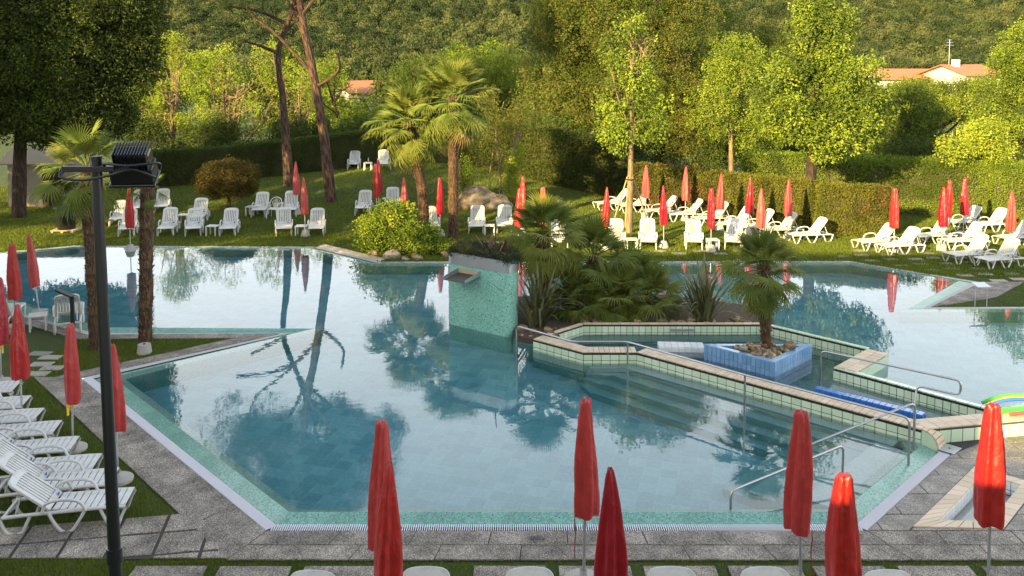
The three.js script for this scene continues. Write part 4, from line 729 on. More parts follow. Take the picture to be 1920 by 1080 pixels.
// far background trees: [name, label, z, base x, ellipsoids px, options]
const BG = 'garden trees behind the hedges';
const bgTrees = [
  ['broadleaf_tree', 'feathery yellow green tree between the evergreen oak and the pines', -57, 325, [[325, 130, 50, 60], [300, 200, 62, 60], [350, 215, 55, 60], [320, 90, 28, 34]], { pal: 'lime', density: 34, gate: 0.47, bark: M.barkPale, r: 0.12, limbs: 22, from: 0.1, twigs: 4 }],
  ['broadleaf_tree', 'thin yellowish tree with bare branches left of the pines', -58, 430, [[420, 140, 45, 60], [470, 190, 55, 60], [400, 215, 45, 50]], { pal: 'lime', density: 18, gate: 0.5, bark: M.barkPale, r: 0.1, limbs: 34, from: 0.05, twigs: 5 }],
  ['broadleaf_tree', 'thin yellowish tree between the two pine trunks', -59, 560, [[560, 160, 45, 60], [520, 210, 50, 50], [500, 120, 40, 50]], { pal: 'lime', density: 20, gate: 0.48, bark: M.barkPale, r: 0.1, limbs: 26, from: 0.05, twigs: 4 }],
  ['broadleaf_tree', 'mid green leafy tree right of the leaning pine', -62, 660, [[612, 150, 40, 60], [690, 230, 60, 40], [640, 220, 45, 45]], { pal: 'spring', density: 34, gate: 0.45 }],
  ['broadleaf_tree', 'round yellow green tree behind the twin palms', -64, 930, [[930, 140, 75, 65], [870, 150, 55, 60], [980, 190, 60, 80], [900, 230, 80, 70]], { pal: 'spring', density: 44, gate: 0.42 }],
  ['broadleaf_tree', 'dark tree behind the left palm crown', -68, 760, [[780, 150, 50, 55], [790, 190, 60, 60], [740, 235, 60, 45]], { pal: 'mid', density: 40 }],
  ['broadleaf_tree', 'very tall olive green tree rising above all others in the centre', -54, 1130, [[1130, 70, 115, 105], [1060, 170, 90, 105], [1190, 170, 120, 110], [1275, 50, 70, 110], [1140, -40, 130, 100], [1240, -90, 110, 100], [1260, 210, 90, 90], [1050, 40, 60, 70]], { pal: 'olive', pal2: 'mid', density: 62, gate: 0.42, freq: 0.5, r: 0.3, limbs: 18 }],
  ['broadleaf_tree', 'shady dark tree below the very tall olive green one', -50, 1075, [[1060, 270, 80, 60], [1150, 290, 70, 50], [990, 265, 60, 60]], { pal: 'dark', density: 50 }],
  ['broadleaf_tree', 'pale trunked green tree between the staked tree and the tall lime one', -50, 1372, [[1380, 120, 55, 55], [1400, 190, 60, 60], [1345, 200, 55, 60], [1420, 250, 50, 40]], { pal: 'spring', pal2: 'mid', density: 46, bark: M.barkPale, r: 0.13, top: AT(1378, 150, -50) }],
  ['broadleaf_tree', 'dark green tree behind the pale trunked one', -55, 1300, [[1310, 150, 70, 80], [1350, 240, 60, 60], [1450, 160, 60, 70]], { pal: 'mid', density: 44 }],
  ['broadleaf_tree', 'tall rounded green tree filling the gap behind the pale trunked one', -62, 1350, [[1340, 70, 62, 75], [1400, 120, 58, 60], [1300, 130, 60, 70], [1440, 90, 40, 45]], { pal: 'mid', pal2: 'olive', density: 44, gate: 0.43 }],
  ['broadleaf_tree', 'dense dark tree right of the tall lime tree', -50, 1690, [[1670, 230, 65, 70], [1720, 250, 60, 60], [1700, 190, 50, 40]], { pal: 'mid', density: 52 }],
  ['broadleaf_tree', 'spreading green tree below the red roofs', -56, 1740, [[1740, 190, 75, 42], [1805, 190, 60, 42], [1660, 196, 50, 40], [1725, 170, 62, 24], [1830, 166, 46, 26]], { pal: 'spring', pal2: 'mid', density: 44 }],
  ['broadleaf_tree', 'tall sunlit tree at the right edge behind the rounded lime shrub', -48, 1900, [[1888, 145, 52, 75], [1940, 220, 70, 90], [1960, 100, 70, 80], [1870, 220, 50, 50]], { pal: 'spring', pal2: 'mid', density: 46 }],
  ['broadleaf_tree', 'dark tree behind the rounded lime shrub', -47, 1790, [[1750, 290, 65, 45], [1690, 300, 50, 40], [1900, 320, 60, 50]], { pal: 'dark', density: 50 }],
];
for (const [name, label, z, bx, el, o] of bgTrees) tree(name, label, gz(bx, z), ellPx(z, el), { group: BG, ...o });
for (let i = 0; i < 17; i++) { const x = 60 + i * 112 + rr(-20, 20), z = -78 - 9 * rnd(), y = rr(150, 185) + (x > 1600 && x < 1900 ? 45 : x > 600 && x < 790 ? 40 : 0); tree('broadleaf_tree', 'green tree in the back row at the foot of the hill', gz(x, z), ellPx(z, [[x, y, 62, 55], [x + rr(-40, 40), y + 45, 60, 50], [x + rr(-30, 30), y - 40, 35, 35]]), { group: 'trees in the back row', pal: pick(['mid', 'spring', 'mid', 'dark']), geo: CL.big, density: 26, limbs: 5, twigs: 0 }); }
for (let i = 0; i < 9; i++) { const x = 985 + i * 118, b = gz(x, -53 - (i % 3)); const t = thing('shrub', 'evergreen shrub toned down for shade between the right hedges and the trees', 'shrub', b, 0, 'shrubs behind the right hedges'); crown(t, ellPx(b.z, [[x, 290, 62, 40], [x + 30, 262, 44, 32]]), CL.leaf, leafPalettes.dark, 50, { name: 'foliage' }); part(t, 'stem', limb([V(0, -0.1, 0), V(0.05, 0.7, 0), V(0.1, 1.4, 0.1)], [0.07, 0.05, 0.02], 4, 6), M.barkDark); }
// understorey behind the left hedge
for (let i = 0; i < 8; i++) { const x = 270 + i * 66, b = gz(x, -55 - (i % 2)); const t = thing('shrub', 'evergreen shrub darkened for shade behind the left hedge', 'shrub', b, 0, 'evergreen shrubs behind the left hedge'); crown(t, ellPx(b.z, [[x, 262, 46, 34], [x + 14, 240, 34, 26]]), CL.leaf, leafPalettes.dark, 60, { name: 'foliage' }); part(t, 'stem', limb([V(0, -0.1, 0), V(0.05, 0.7, 0), V(0.1, 1.4, 0.1)], [0.07, 0.05, 0.02], 4, 6), M.barkDark); }

// near lawn trees
{
  const b = G(1180, 437), e = ellPx(b.z, [[1184, 120, 52, 70], [1160, 190, 50, 60], [1212, 195, 48, 60], [1186, 55, 30, 36], [1180, 245, 60, 36]]);
  tree('young_tree', 'slender young lime green tree with pale trunk held by three stakes', b, e, { r: 0.11, top: AT(1186, 60, b.z), pal: 'spring', pal2: 'mid', geo: CL.broad, density: 44, gate: 0.53, freq: 1.3, bark: M.barkPale, limbs: 22, from: 0.42, bend: 0.02, twigs: 3 });
  const t = thing('tree_stakes', 'three wooden stakes propping the young tree', 'stake', b.clone());
  [[1148, 420, 0.3], [1217, 418, 0.2], [1172, 428, -0.9]].forEach(([x, y, dz]) => { const p = G(x, y); part(t, 'stake', limb([p.clone().add(V(0, -0.1, 0)), AT(1180 + (x - 1180) * 0.12, 330, b.z).add(V(0, 0, 0.12 * Math.sign(dz)))], [0.035, 0.032], 3, 7, 0.03), M.timber, true); });
  part(t, 'tie', new THREE.TorusGeometry(0.17, 0.025, 6, 16).rotateX(Math.PI / 2).translate(0, AT(1180, 336, b.z).y - b.y, 0), M.barkDark);
}
{
  const b = G(1515, 428), e = ellPx(b.z, [[1540, 60, 62, 70], [1500, 150, 66, 60], [1580, 150, 72, 66], [1540, 215, 115, 60], [1470, 200, 55, 55], [1620, 205, 52, 55], [1535, 5, 40, 50], [1545, 260, 80, 38]]);
  tree('lime_tree', 'tall broad lime green tree with straight trunk beside the clipped hedge', b, e, { r: 0.2, top: AT(1540, 30, b.z), pal: 'spring', pal2: 'mid', geo: CL.broad, density: 70, gate: 0.52, freq: 1.0, limbs: 22, from: 0.35, bend: 0.04 });
}
{ // ivy clad twin stems and thin tree by the boulder
  const b = G(962, 382), t = thing('ivy_tree', 'leaning old trunk clad in bright ivy beside the boulder', 'tree', b);
  part(t, 'trunk', merged([limb([b.clone(), AT(955, 320, b.z), AT(968, 262, b.z), AT(975, 225, b.z)], [0.14, 0.11, 0.09, 0.03], 10, 8), limb([AT(938, 372, b.z), AT(937, 320, b.z), AT(930, 250, b.z), AT(945, 190, b.z)], [0.06, 0.05, 0.04, 0.02], 10, 7), limb([AT(920, 374, b.z), AT(918, 335, b.z), AT(925, 280, b.z)], [0.04, 0.035, 0.02], 6, 6)]), M.barkPale, true);
  crown(t, ellPx(b.z, [[940, 230, 40, 52], [920, 200, 32, 32], [965, 215, 30, 40]]), CL.small, leafPalettes.olive, 70, { gate: 0.46, freq: 1.3 });
  crown(t, ellPx(b.z, [[957, 340, 13, 45], [968, 290, 15, 30], [960, 375, 14, 12]]), CL.hedge, leafPalettes.lime, 240, { gate: 0.36, freq: 2, name: 'ivy' });
  const s = thing('ivy_stump', 'slanting ivy covered stump behind the right palm trunk', 'tree', G(880, 376)); part(s, 'stem', limb([V(0, -0.1, 0), V(-0.3, 0.9, 0), V(-0.5, 1.9, 0)], [0.16, 0.12, 0.08], 6, 8), M.barkDark); crown(s, ellPx(s.position.z, [[872, 335, 12, 42], [884, 365, 14, 16]]), CL.hedge, leafPalettes.laurel, 200, { gate: 0.36, freq: 2, name: 'ivy' });
}
{ // topiary, bushes
  const b = G(428, 390), t = thing('topiary_bush', 'rounded bronze coloured topiary bush before the dark hedge', 'shrub', b);
  part(t, 'trunk', merged([limb([V(0, -0.1, 0), V(0.03, 0.4, 0), V(0.1, 0.9, 0)], [0.09, 0.07, 0.05], 4, 7), limb([V(0.05, 0, 0), V(0.1, 0.4, 0.1), V(-0.2, 0.9, 0)], [0.06, 0.05, 0.03], 4, 6)]), M.barkDark);
  crown(t, ellPx(b.z, [[428, 335, 54, 34], [405, 345, 34, 24], [450, 345, 32, 26]]), CL.hedge, leafPalettes.brown, 420, { gate: 0.36, freq: 2.2, shell: 0.3, name: 'foliage' });
  crown(t, ellPx(b.z, [[428, 335, 60, 40]]), CL.hedge, leafPalettes.brown, 60, { gate: 0.48, freq: 3, shell: 0.3, name: 'foliage' });
  const p = G(745, 482), u = thing('pool_bush', 'rounded leafy yellow green bush over stones at the water edge', 'shrub', p);
  part(u, 'stem', merged([...Array(8)].map(() => limb([V(rr(-0.3, 0.3), -0.1, -0.3), V(rr(-0.6, 0.6), 0.5, -0.4), V(rr(-1, 1), 1.3, -0.4)], [0.03, 0.025, 0.012], 4, 5))), M.barkDark);
  crown(u, ellPx(p.z - 0.7, [[742, 430, 52, 34], [705, 445, 38, 28], [785, 448, 40, 30], [735, 400, 30, 16]]), CL.small, leafPalettes.laurel, 280, { gate: 0.45, freq: 1.9, name: 'foliage', minY: 0.02 });
  crown(u, ellPx(p.z - 0.7, [[742, 428, 62, 42], [700, 436, 44, 36], [790, 446, 48, 36]]), CL.small, leafPalettes.laurel, 26, { gate: 0.5, freq: 2.4, name: 'foliage', minY: 0.02 });
  crown(u, ellPx(p.z - 0.7, [[735, 402, 40, 22], [700, 425, 30, 18]]), CL.small, leafPalettes.lime, 150, { gate: 0.4, freq: 1.7, name: 'foliage' });
  const q = G(835, 478), v = thing('low_shrub', 'low green ground shrub between the pool bush and the tower', 'shrub', q); crown(v, ellPx(q.z - 0.3, [[830, 466, 34, 12], [860, 470, 24, 10]]), CL.hedge, leafPalettes.laurel, 260, { gate: 0.36, name: 'foliage', minY: 0 }); part(v, 'stem', limb([V(0, -0.05, -0.2), V(0.05, 0.12, -0.3), V(0.1, 0.25, -0.3)], [0.02, 0.02, 0.01], 3, 5), M.barkDark);
  const r = G(1835, 405), w = thing('lime_shrub', 'large rounded bright lime shrub behind the stepping stone lawn', 'shrub', r);
  part(w, 'stem', merged([...Array(10)].map(() => limb([V(rr(-0.2, 0.2), -0.1, 0), V(rr(-0.7, 0.7), 1.6, 0), V(rr(-1.5, 1.5), 3.4, rr(-0.8, 0.8))], [0.07, 0.05, 0.015], 5, 6))), M.barkDark);
  crown(w, ellPx(r.z, [[1832, 262, 58, 46], [1800, 292, 44, 40], [1868, 290, 40, 44], [1835, 315, 50, 30]]), CL.leaf, leafPalettes.lime, 135, { gate: 0.475, freq: 1.3, name: 'foliage' });
}

// ------------------------------------------------------------------ hedges
function hedge(label, a, b, h, th, pal, o = {}) {
  const mid = a.clone().lerp(b, 0.5); mid.y = Math.min(terr(a.x, a.z), terr(b.x, b.z));
  const t = thing('clipped_hedge', label, 'hedge', mid), L = Math.hypot(b.x - a.x, b.z - a.z), ang = Math.atan2(-(b.z - a.z), b.x - a.x), d = V((b.x - a.x) / L, 0, (b.z - a.z) / L), n = V(-d.z, 0, d.x);
  const g = new THREE.BoxGeometry(L - 0.1, 1, th - 0.12, Math.ceil(L / 0.5), 4, 2).translate(0, 0.5, 0), p = g.attributes.position, top = (x, z) => (o.top ? o.top(x, z) : mid.y + h);
  for (let i = 0; i < p.count; i++) { const u = p.getX(i), w = p.getZ(i), x = mid.x + d.x * u + n.x * w, z = mid.z + d.z * u + n.z * w, y0 = terr(x, z) - 0.1, y = y0 + (h - 0.02) * p.getY(i) - (p.getY(i) > 0.9 ? 0.05 : 0); p.setXYZ(i, d.x * u + n.x * w + rr(-0.03, 0.03), y - mid.y, d.z * u + n.z * w + rr(-0.03, 0.03)); }
  g.computeVertexNormals();
  part(t, 'core', g, M.twigs);
  const cnt = [], dens = o.density ?? 100, face = (N, f) => { for (let i = 0; i < N; i++) cnt.push(f()); };
  face(L * h * dens, () => { const u = rr(-L / 2, L / 2), y = rr(0.02, h); return [u, y, th / 2 + rr(-0.08, 0.02)]; });
  face(L * h * dens * 0.25, () => [rr(-L / 2, L / 2), rr(0.02, h), -th / 2 + rr(-0.02, 0.08)]);
  face(L * th * dens * 1.1, () => [rr(-L / 2, L / 2), h + rr(-0.08, 0.015), rr(-th / 2, th / 2)]);
  for (const s of [-1, 1]) face(th * h * dens, () => [s * L / 2 + rr(-0.05, 0.02) * s, rr(0.02, h), rr(-th / 2, th / 2)]);
  const im = new THREE.InstancedMesh(o.geo ?? CL.hedge, M.leaf, cnt.length); im.name = 'foliage'; im.userData.kind = 'stuff'; im.castShadow = im.receiveShadow = true;
  cnt.forEach(([u, y, w], i) => { const x = d.x * u + n.x * w, z = d.z * u + n.z * w; quat.setFromEuler(eul.set(rr(0, 6), rr(0, 6), 0)); const k = rr(0.7, 1.25); im.setMatrixAt(i, mtx.compose(V(x, terr(mid.x + x, mid.z + z) - mid.y + y + (y > h - 0.1 && rnd() < 0.12 ? rr(0, 0.1) : 0), z), quat, V(k, k, k))); const q = fbm((mid.x + x) * 0.8, y * 0.8, (mid.z + z) * 0.8, 0, 2), c = leafPalettes[pal][Math.floor(clamp(q * 1.6 - 0.3 + rr(-0.15, 0.15), 0, 0.999) * leafPalettes[pal].length)], bb = rr(0.8, 1.2); im.setColorAt(i, tmpC.setRGB(c[0] * bb, c[1] * bb, c[2] * bb)); });
  t.add(im); return t;
}
const gp = (x, z) => { const p = AT(x, 300, z); p.y = 0; return p; };
hedge('dark tall hedge behind the pines on the mound', gp(225, -48.5), gp(560, -50.5), 1.85, 1.1, 'dark');  // dark leaf set puts shade into the hedge colour
hedge('dark hedge behind the mound loungers and the twin palms', gp(558, -50.8), gp(905, -51), 1.85, 1.1, 'dark');
hedge('dark overgrown hedge behind the pink parasol and the boulder', gp(890, -50.2), G(1185, 372), 2.6, 1.6, 'oak', { density: 60, geo: CL.leaf });
hedge('sunlit clipped hedge with brown patches behind the sideways loungers', G(1195, 388), G(1530, 432), 1.95, 0.9, 'hedge', { density: 150 });
hedge('free standing clipped hedge panel right of the tall lime tree', G(1536, 440), G(1662, 446), 1.98, 0.55, 'hedge', { density: 150 });
hedge('long green hedge behind the clipped hedges and the lime shrub', gp(1400, -43.5), gp(1960, -39.2), 2.35, 1.4, 'laurel', { density: 85, geo: CL.small });

// ------------------------------------------------------------------ palms
function fanLeaf(nb, arc, R, pet, droop, sd) {
  const pos = [], face = (...l) => { for (const p of l) pos.push(p.x, p.y, p.z); }, H = V(0, 0, pet);
  for (let i = 0; i < nb; i++) {
    const a = (i / (nb - 1) - 0.5) * arc, da = arc / (nb - 1) * 0.5, L = R * (0.8 + 0.2 * Math.cos(a * 0.7)) * (0.9 + 0.2 * hash(i, sd, 1)), r1 = L * 0.42, dr = droop * (0.6 + 0.8 * hash(i, sd, 2));
    const pt = (r, t, y) => V(Math.sin(t) * r, y, pet + Math.cos(t) * r);
    const y1 = -0.04 * droop * 3 + 0.03 * Math.abs(Math.sin(a)), m0 = pt(r1, a, y1 + 0.016), ml = pt(r1, a - da, y1), mr = pt(r1, a + da, y1), r2 = L * 0.76, y2 = y1 - dr * 0.25 * L, n0 = pt(r2, a, y2 + 0.008), nl = pt(r2, a - da * 0.36, y2), nr = pt(r2, a + da * 0.36, y2), tip = pt(L * (1 - dr * 0.15), a, y2 - dr * 0.55 * L);
    face(H, ml, m0); face(H, m0, mr); face(ml, nl, n0, ml, n0, m0); face(m0, n0, nr, m0, nr, mr); face(nl, tip, n0); face(n0, tip, nr);
  }
  const g = new THREE.BufferGeometry(); g.setAttribute('position', new THREE.Float32BufferAttribute(pos, 3)); g.computeVertexNormals();
  const st = new THREE.TubeGeometry(new THREE.CatmullRomCurve3([V(0, 0, 0), V(0, 0.03, pet * 0.5), V(0, 0, pet + 0.02)]), 5, 0.011, 5).toNonIndexed(); st.deleteAttribute('uv'); return mergeGeometries([g, st]);
}
const fans = [fanLeaf(30, 3.9, 0.5, 0.5, 0.2, 1), fanLeaf(28, 3.7, 0.52, 0.62, 0.45, 2), fanLeaf(26, 3.4, 0.48, 0.55, 0.85, 3)];
function palmTrunk(t, pts, r0, r1, stubs, mat = M.fibre, stubMat = M.stub) {
  const curve = new THREE.CatmullRomCurve3(pts), trunk = part(t, 'trunk', limb(pts, [r0, (r0 + r1) / 2 * 0.96, r1], 26, 14, 0.16), mat, true), g = [], L = curve.getLength();
  for (let i = 0; i < stubs; i++) { const u = rr(0.02, 1), p = curve.getPoint(u), a = rr(0, 6.28), r = (r0 + (r1 - r0) * u) * 1.0, k = rr(0.07, 0.19), c = new THREE.ConeGeometry(rr(0.012, 0.032), k, 4, 1).rotateX(rr(0.3, 1.1)).rotateY(Math.PI / 2 - a); c.translate(p.x + Math.cos(a) * r, p.y, p.z + Math.sin(a) * r); g.push(c); }
  const f = merged(g); f.translate(-t.position.x, -t.position.y, -t.position.z); const m = part(trunk, 'leaf_stubs', f, stubMat); m.userData.kind = 'stuff';
}
function palmCrown(t, top, n, scale, mats, o = {}) {
  for (let i = 0; i < n; i++) {
    const u = (i + 0.5) / n, el = rad((o.hi ?? 80) + ((o.lo ?? -55) - (o.hi ?? 80)) * Math.pow(u, 0.9) + rr(-9, 9)), az = i * 2.39996 + rr(-0.3, 0.3), v = u < 0.35 ? 0 : u < 0.7 ? 1 : 2;
    const m = part(t, 'leaf', fans[v], u > (o.dead ?? 2) ? M.frondDead : pick(mats)); m.position.copy(top).sub(t.position).add(V(0, -u * 0.22 * scale, 0)); m.rotation.order = 'YXZ'; m.rotation.set(-el, az, rr(-0.4, 0.4)); m.scale.setScalar(scale * rr(0.85, 1.12));
  }
}
function palm(label, base, top, n, scale, r, mats, o = {}) {
  const t = thing('fan_palm', label, 'palm', base);
  palmTrunk(t, [base.clone().add(V(0, -0.1, 0)), base.clone().lerp(top, 0.4).add(V(o.bend ?? 0, 0, 0)), base.clone().lerp(top, 0.8), top.clone().add(V(0, 0.02, 0))], r, r * (o.taper ?? 0.95), o.stubs ?? 520, o.bark, o.stub);
  palmCrown(t, top, n, scale, mats, o); return t;
}
{ const b = G(797, 444); palm('shorter fan palm with sunlit drooping crown leaning left of the twin pair', b, AT(768, 225, b.z), 60, 1.66, 0.2, M.frond, { dead: 0.95, lo: -70, bend: 0.12 }); const c = G(850, 452); palm('taller fan palm with upright crown right of the twin pair', c, AT(850, 180, c.z), 54, 1.6, 0.2, M.frond, { dead: 0.93, lo: -65 }); }
{ const b = U(182, 655); palm('fan palm with dark crown behind the floodlight on the left lawn', b, AT(163, 312, b.z), 32, 1.2, 0.17, M.frond, { lo: -65, dead: 0.86 }); const c = U(272, 640); palm('bare cropped palm trunk with a few short leaves on the left lawn', c, AT(276, 352, c.z), 9, 0.55, 0.17, M.frond, { hi: 60, lo: -30, stubs: 620 }); }
{ const b = V(...(() => { const p = U(1018, 590, 0.2); return [p.x, 0.2, p.z]; })()); palm('fan palm with wide crown on the planted island', b, AT(1018, 436, b.z), 40, 1.2, 0.2, M.frond, { lo: -40 }); }
{ const p = U(1112, 580, 0.2); palm('low fan palm right of the wide crowned one on the island', V(p.x, 0.2, p.z), AT(1112, 478, p.z), 34, 1.25, 0.14, M.frond, { lo: -45 }); }
{ const b = wp(1437, 652, 0.4), t = V(b[0], 0.36, b[1]); palm('small fan palm growing in the blue planter', t, AT(1432, 497, b[1]), 40, 1.0, 0.115, M.frond, { lo: -75, taper: 1.15, stubs: 420 }); }
// bushy stemless palms
for (const [x, y, n, s, l] of [[1085, 592, 24, 0.95, 'stemless bushy palm beside the wide crowned island palm'], [1150, 590, 26, 1.1, 'stemless bushy palm in the middle of the island'], [1215, 588, 26, 1.1, 'stemless bushy palm beside the right sword plant'], [1180, 572, 28, 1.3, 'taller stemless palm at the back of the island'], [1060, 572, 24, 1.15, 'stemless palm behind the wide crowned palm trunk']]) { const p = U(x, y, 0.2), t = thing('bushy_palm', l, 'palm', V(p.x, 0.2, p.z)); palmCrown(t, V(p.x, 0.5 * s + 0.15, p.z), n, s, M.frond, { hi: 78, lo: -12 }); part(t, 'stem', limb([V(0, -0.05, 0), V(0.02, 0.25, 0), V(0, 0.5 * s, 0)], [0.13, 0.12, 0.08], 4, 8), M.fibre); }
// sword-leaved plants
function swordGeo(L, w, curl) { const n = 7, pos = [], P = (u, s) => { const a = curl * u * u, y = L * u * (1 - 0.28 * curl * u * u), z = L * 0.5 * a * u, ww = w * (u < 0.15 ? 0.7 + 2 * u : 1) * (1 - Math.pow(u, 3.2)); return V(s * ww, y - Math.abs(s) * -0.006, z + Math.abs(s) * 0.01); }; for (let i = 0; i < n; i++) { const a = i / n, b = (i + 1) / n; for (const s of [-1, 1]) { const q = [P(a, 0), P(b, 0), P(b, s), P(a, s)]; for (const k of [0, 1, 2, 0, 2, 3]) pos.push(q[k].x, q[k].y, q[k].z); } } const g = new THREE.BufferGeometry(); g.setAttribute('position', new THREE.Float32BufferAttribute(pos, 3)); g.computeVertexNormals(); return g; }
const swords = [swordGeo(1.3, 0.032, 0.25), swordGeo(1.25, 0.034, 0.7), swordGeo(1.15, 0.032, 1.25), swordGeo(1.0, 0.03, 0.45)];
for (const [x, y, n, s, l] of [[1006, 612, 64, 1.35, 'striped sword leaved plant beside the fountain tower'], [1318, 604, 80, 1.35, 'striped sword leaved plant at the right end of the island']]) { const p = U(x, y, 0.2), t = thing('sword_plant', l, 'plant', V(p.x, 0.18, p.z)); for (let i = 0; i < n; i++) { const k = i / n, m = part(t, 'leaf', k < 0.4 ? swords[pick([0, 3])] : swords[pick([0, 1, 1, 2])], pick(M.sword)); m.position.set(rr(-0.16, 0.16), 0, rr(-0.12, 0.12)); m.rotation.order = 'YXZ'; m.rotation.set(rad(rr(2, 12 + 48 * k)), rr(0, 6.28), 0); m.scale.setScalar(s * rr(0.7, 1.15)); } }
{ // plants on the tower
  const { bi, y, c } = scene.userData.towerTop; delete scene.userData.towerTop;
  const t = thing('dry_sword_plant', 'dry reddish sword leaved plant on top of the fountain tower', 'plant', V(c.x + 0.35, y, c.z + 0.25)); for (let i = 0; i < 46; i++) { const m = part(t, 'leaf', pick(swords), pick(M.dryLeaf)); m.position.set(rr(-0.3, 0.3), 0, rr(-0.2, 0.2)); m.rotation.order = 'YXZ'; m.rotation.set(rad(rr(8, 75)), rr(0, 6.28), 0); m.scale.setScalar(rr(0.4, 0.8)); }
  const u = thing('trailing_groundcover', 'grey green creeping plants spilling over the tower band', 'plant', V(c.x, y, c.z)), pts = []; while (pts.length < 1500) { const x = rr(-1.2, 1.2) + c.x, z = rr(-1.2, 1.2) + c.z; if (inside(bi, x, z)) pts.push([x, rr(0, 0.11), z]); }
  for (let i = 0; i < 200; i++) { const k = Math.floor(rnd() * bi.length), a = bi[k], b = bi[(k + 1) % bi.length], f = rnd(); if (a[1] > c.z - 0.2) pts.push([a[0] + (b[0] - a[0]) * f, rr(0.0, 0.1), a[1] + (b[1] - a[1]) * f + rr(0, 0.05)]); }
  const im = new THREE.InstancedMesh(clump(16, 0.07, 0.08, 0.022), M.leaf, pts.length); im.name = 'foliage'; im.userData.kind = 'stuff'; pts.forEach(([x, yy, z], i) => { quat.setFromEuler(eul.set(rr(0, 6), rr(0, 6), 0)); im.setMatrixAt(i, mtx.compose(V(x - c.x, yy, z - c.z), quat, V(1, 1, 1))); const k = rr(0.7, 1.2), yl = x < c.x - 0.3 && rnd() < 0.6; im.setColorAt(i, yl ? tmpC.setRGB(0.16 * k, 0.14 * k, 0.05 * k) : tmpC.setRGB(0.07 * k, 0.085 * k, 0.045 * k)); }); u.add(im); part(u, 'stem', limb([V(0, -0.05, 0), V(0.02, 0.03, 0), V(0.05, 0.08, 0)], [0.012, 0.01, 0.005], 3, 5), M.barkDark);
}
console.log('plants done');

// ------------------------------------------------------------------ floodlight pole
{
  const z = -7.8, s = -z / F, P = (x, y, d = 0) => AT(x, y, z + d), top = P(180, 297), foot = V(P(212, 1080).x + 0.06, 0, z);
  const t = thing('floodlight_pole', 'tall black lamp post with floodlight on a cross arm', 'lamp post', V(foot.x, 0, z));
  const dirn = top.clone().sub(foot);
  part(t, 'post', limb([foot.clone(), foot.clone().addScaledVector(dirn, 0.33), foot.clone().addScaledVector(dirn, 0.66), top], [0.064, 0.058, 0.05, 0.045], 10, 16, 0), M.blackGloss, true);
  const j = foot.clone().addScaledVector(dirn, (P(211, 1040).y) / top.y); part(t, 'collar', new THREE.CylinderGeometry(0.066, 0.07, 0.13, 18).translate(j.x, j.y, j.z), M.blackGloss, true);
  part(t, 'base_plate', new THREE.CylinderGeometry(0.14, 0.16, 0.05, 18).translate(foot.x, 0.025, foot.z), M.blackGloss, true);
  part(t, 'cap', new THREE.CylinderGeometry(0.046, 0.046, 0.04, 16).translate(top.x, top.y + 0.0, top.z), M.black, true);
  const a = P(118, 317, 0.05), b = P(243, 315, 0.05), L = b.x - a.x; part(t, 'cross_arm', rbox(L, 0.05, 0.05, 0.006, (a.x + b.x) / 2, a.y, a.z), M.black, true);
  part(t, 'cable', tube([P(118, 322, 0.06), P(112, 332, 0.12), P(150, 338, 0.14), P(200, 330, 0.16), P(245, 318, 0.12), P(275, 326, 0.1), P(292, 333, 0.05)], 0.011, 40, 6), M.black, true);
  // floodlight head: finned housing over a lamp box
  const head = new THREE.Group(); head.name = 'floodlight'; t.add(head); const hc = P(250, 300, -0.02); head.position.copy(hc).sub(t.position); head.rotation.set(0.5, 0.12, -0.07);
  part(head, 'housing', rbox(0.3, 0.15, 0.17, 0.04, 0, 0.03, 0), M.blackGloss);
  for (let k = 0; k < 12; k++) part(head, 'cooling_fin', rbox(0.009, 0.19, 0.215, 0.004, -0.135 + k * 0.0245, 0.035, 0), M.blackGloss);
  part(head, 'lamp_box', rbox(0.36, 0.15, 0.2, 0.015, -0.02, -0.13, -0.02), M.black); part(head, 'bezel', rbox(0.39, 0.03, 0.24, 0.01, -0.02, -0.215, -0.02), M.blackGloss); part(head, 'yoke', tube([V(-0.21, -0.1, 0), V(-0.22, 0.02, 0.08), V(0, 0.06, 0.17), V(0.22, 0.02, 0.08), V(0.21, -0.1, 0)], 0.012, 22, 6), M.black);
}
{ // low path lamp
  const p = U(138, 652), t = thing('path_lamp', 'low black path lamp with slanted head in front of the white lounger', 'lamp', V(p.x, 0, p.z));
  part(t, 'post', rbox(0.085, 1.3, 0.07, 0.01, 0, 0.65, 0), M.black); const h = part(t, 'head', rbox(0.44, 0.05, 0.2, 0.015), M.black); h.position.set(-0.17, 1.37, 0); h.rotation.z = -0.42; part(t, 'foot', new THREE.CylinderGeometry(0.09, 0.1, 0.03, 14).translate(0, 0.015, 0), M.black);
}
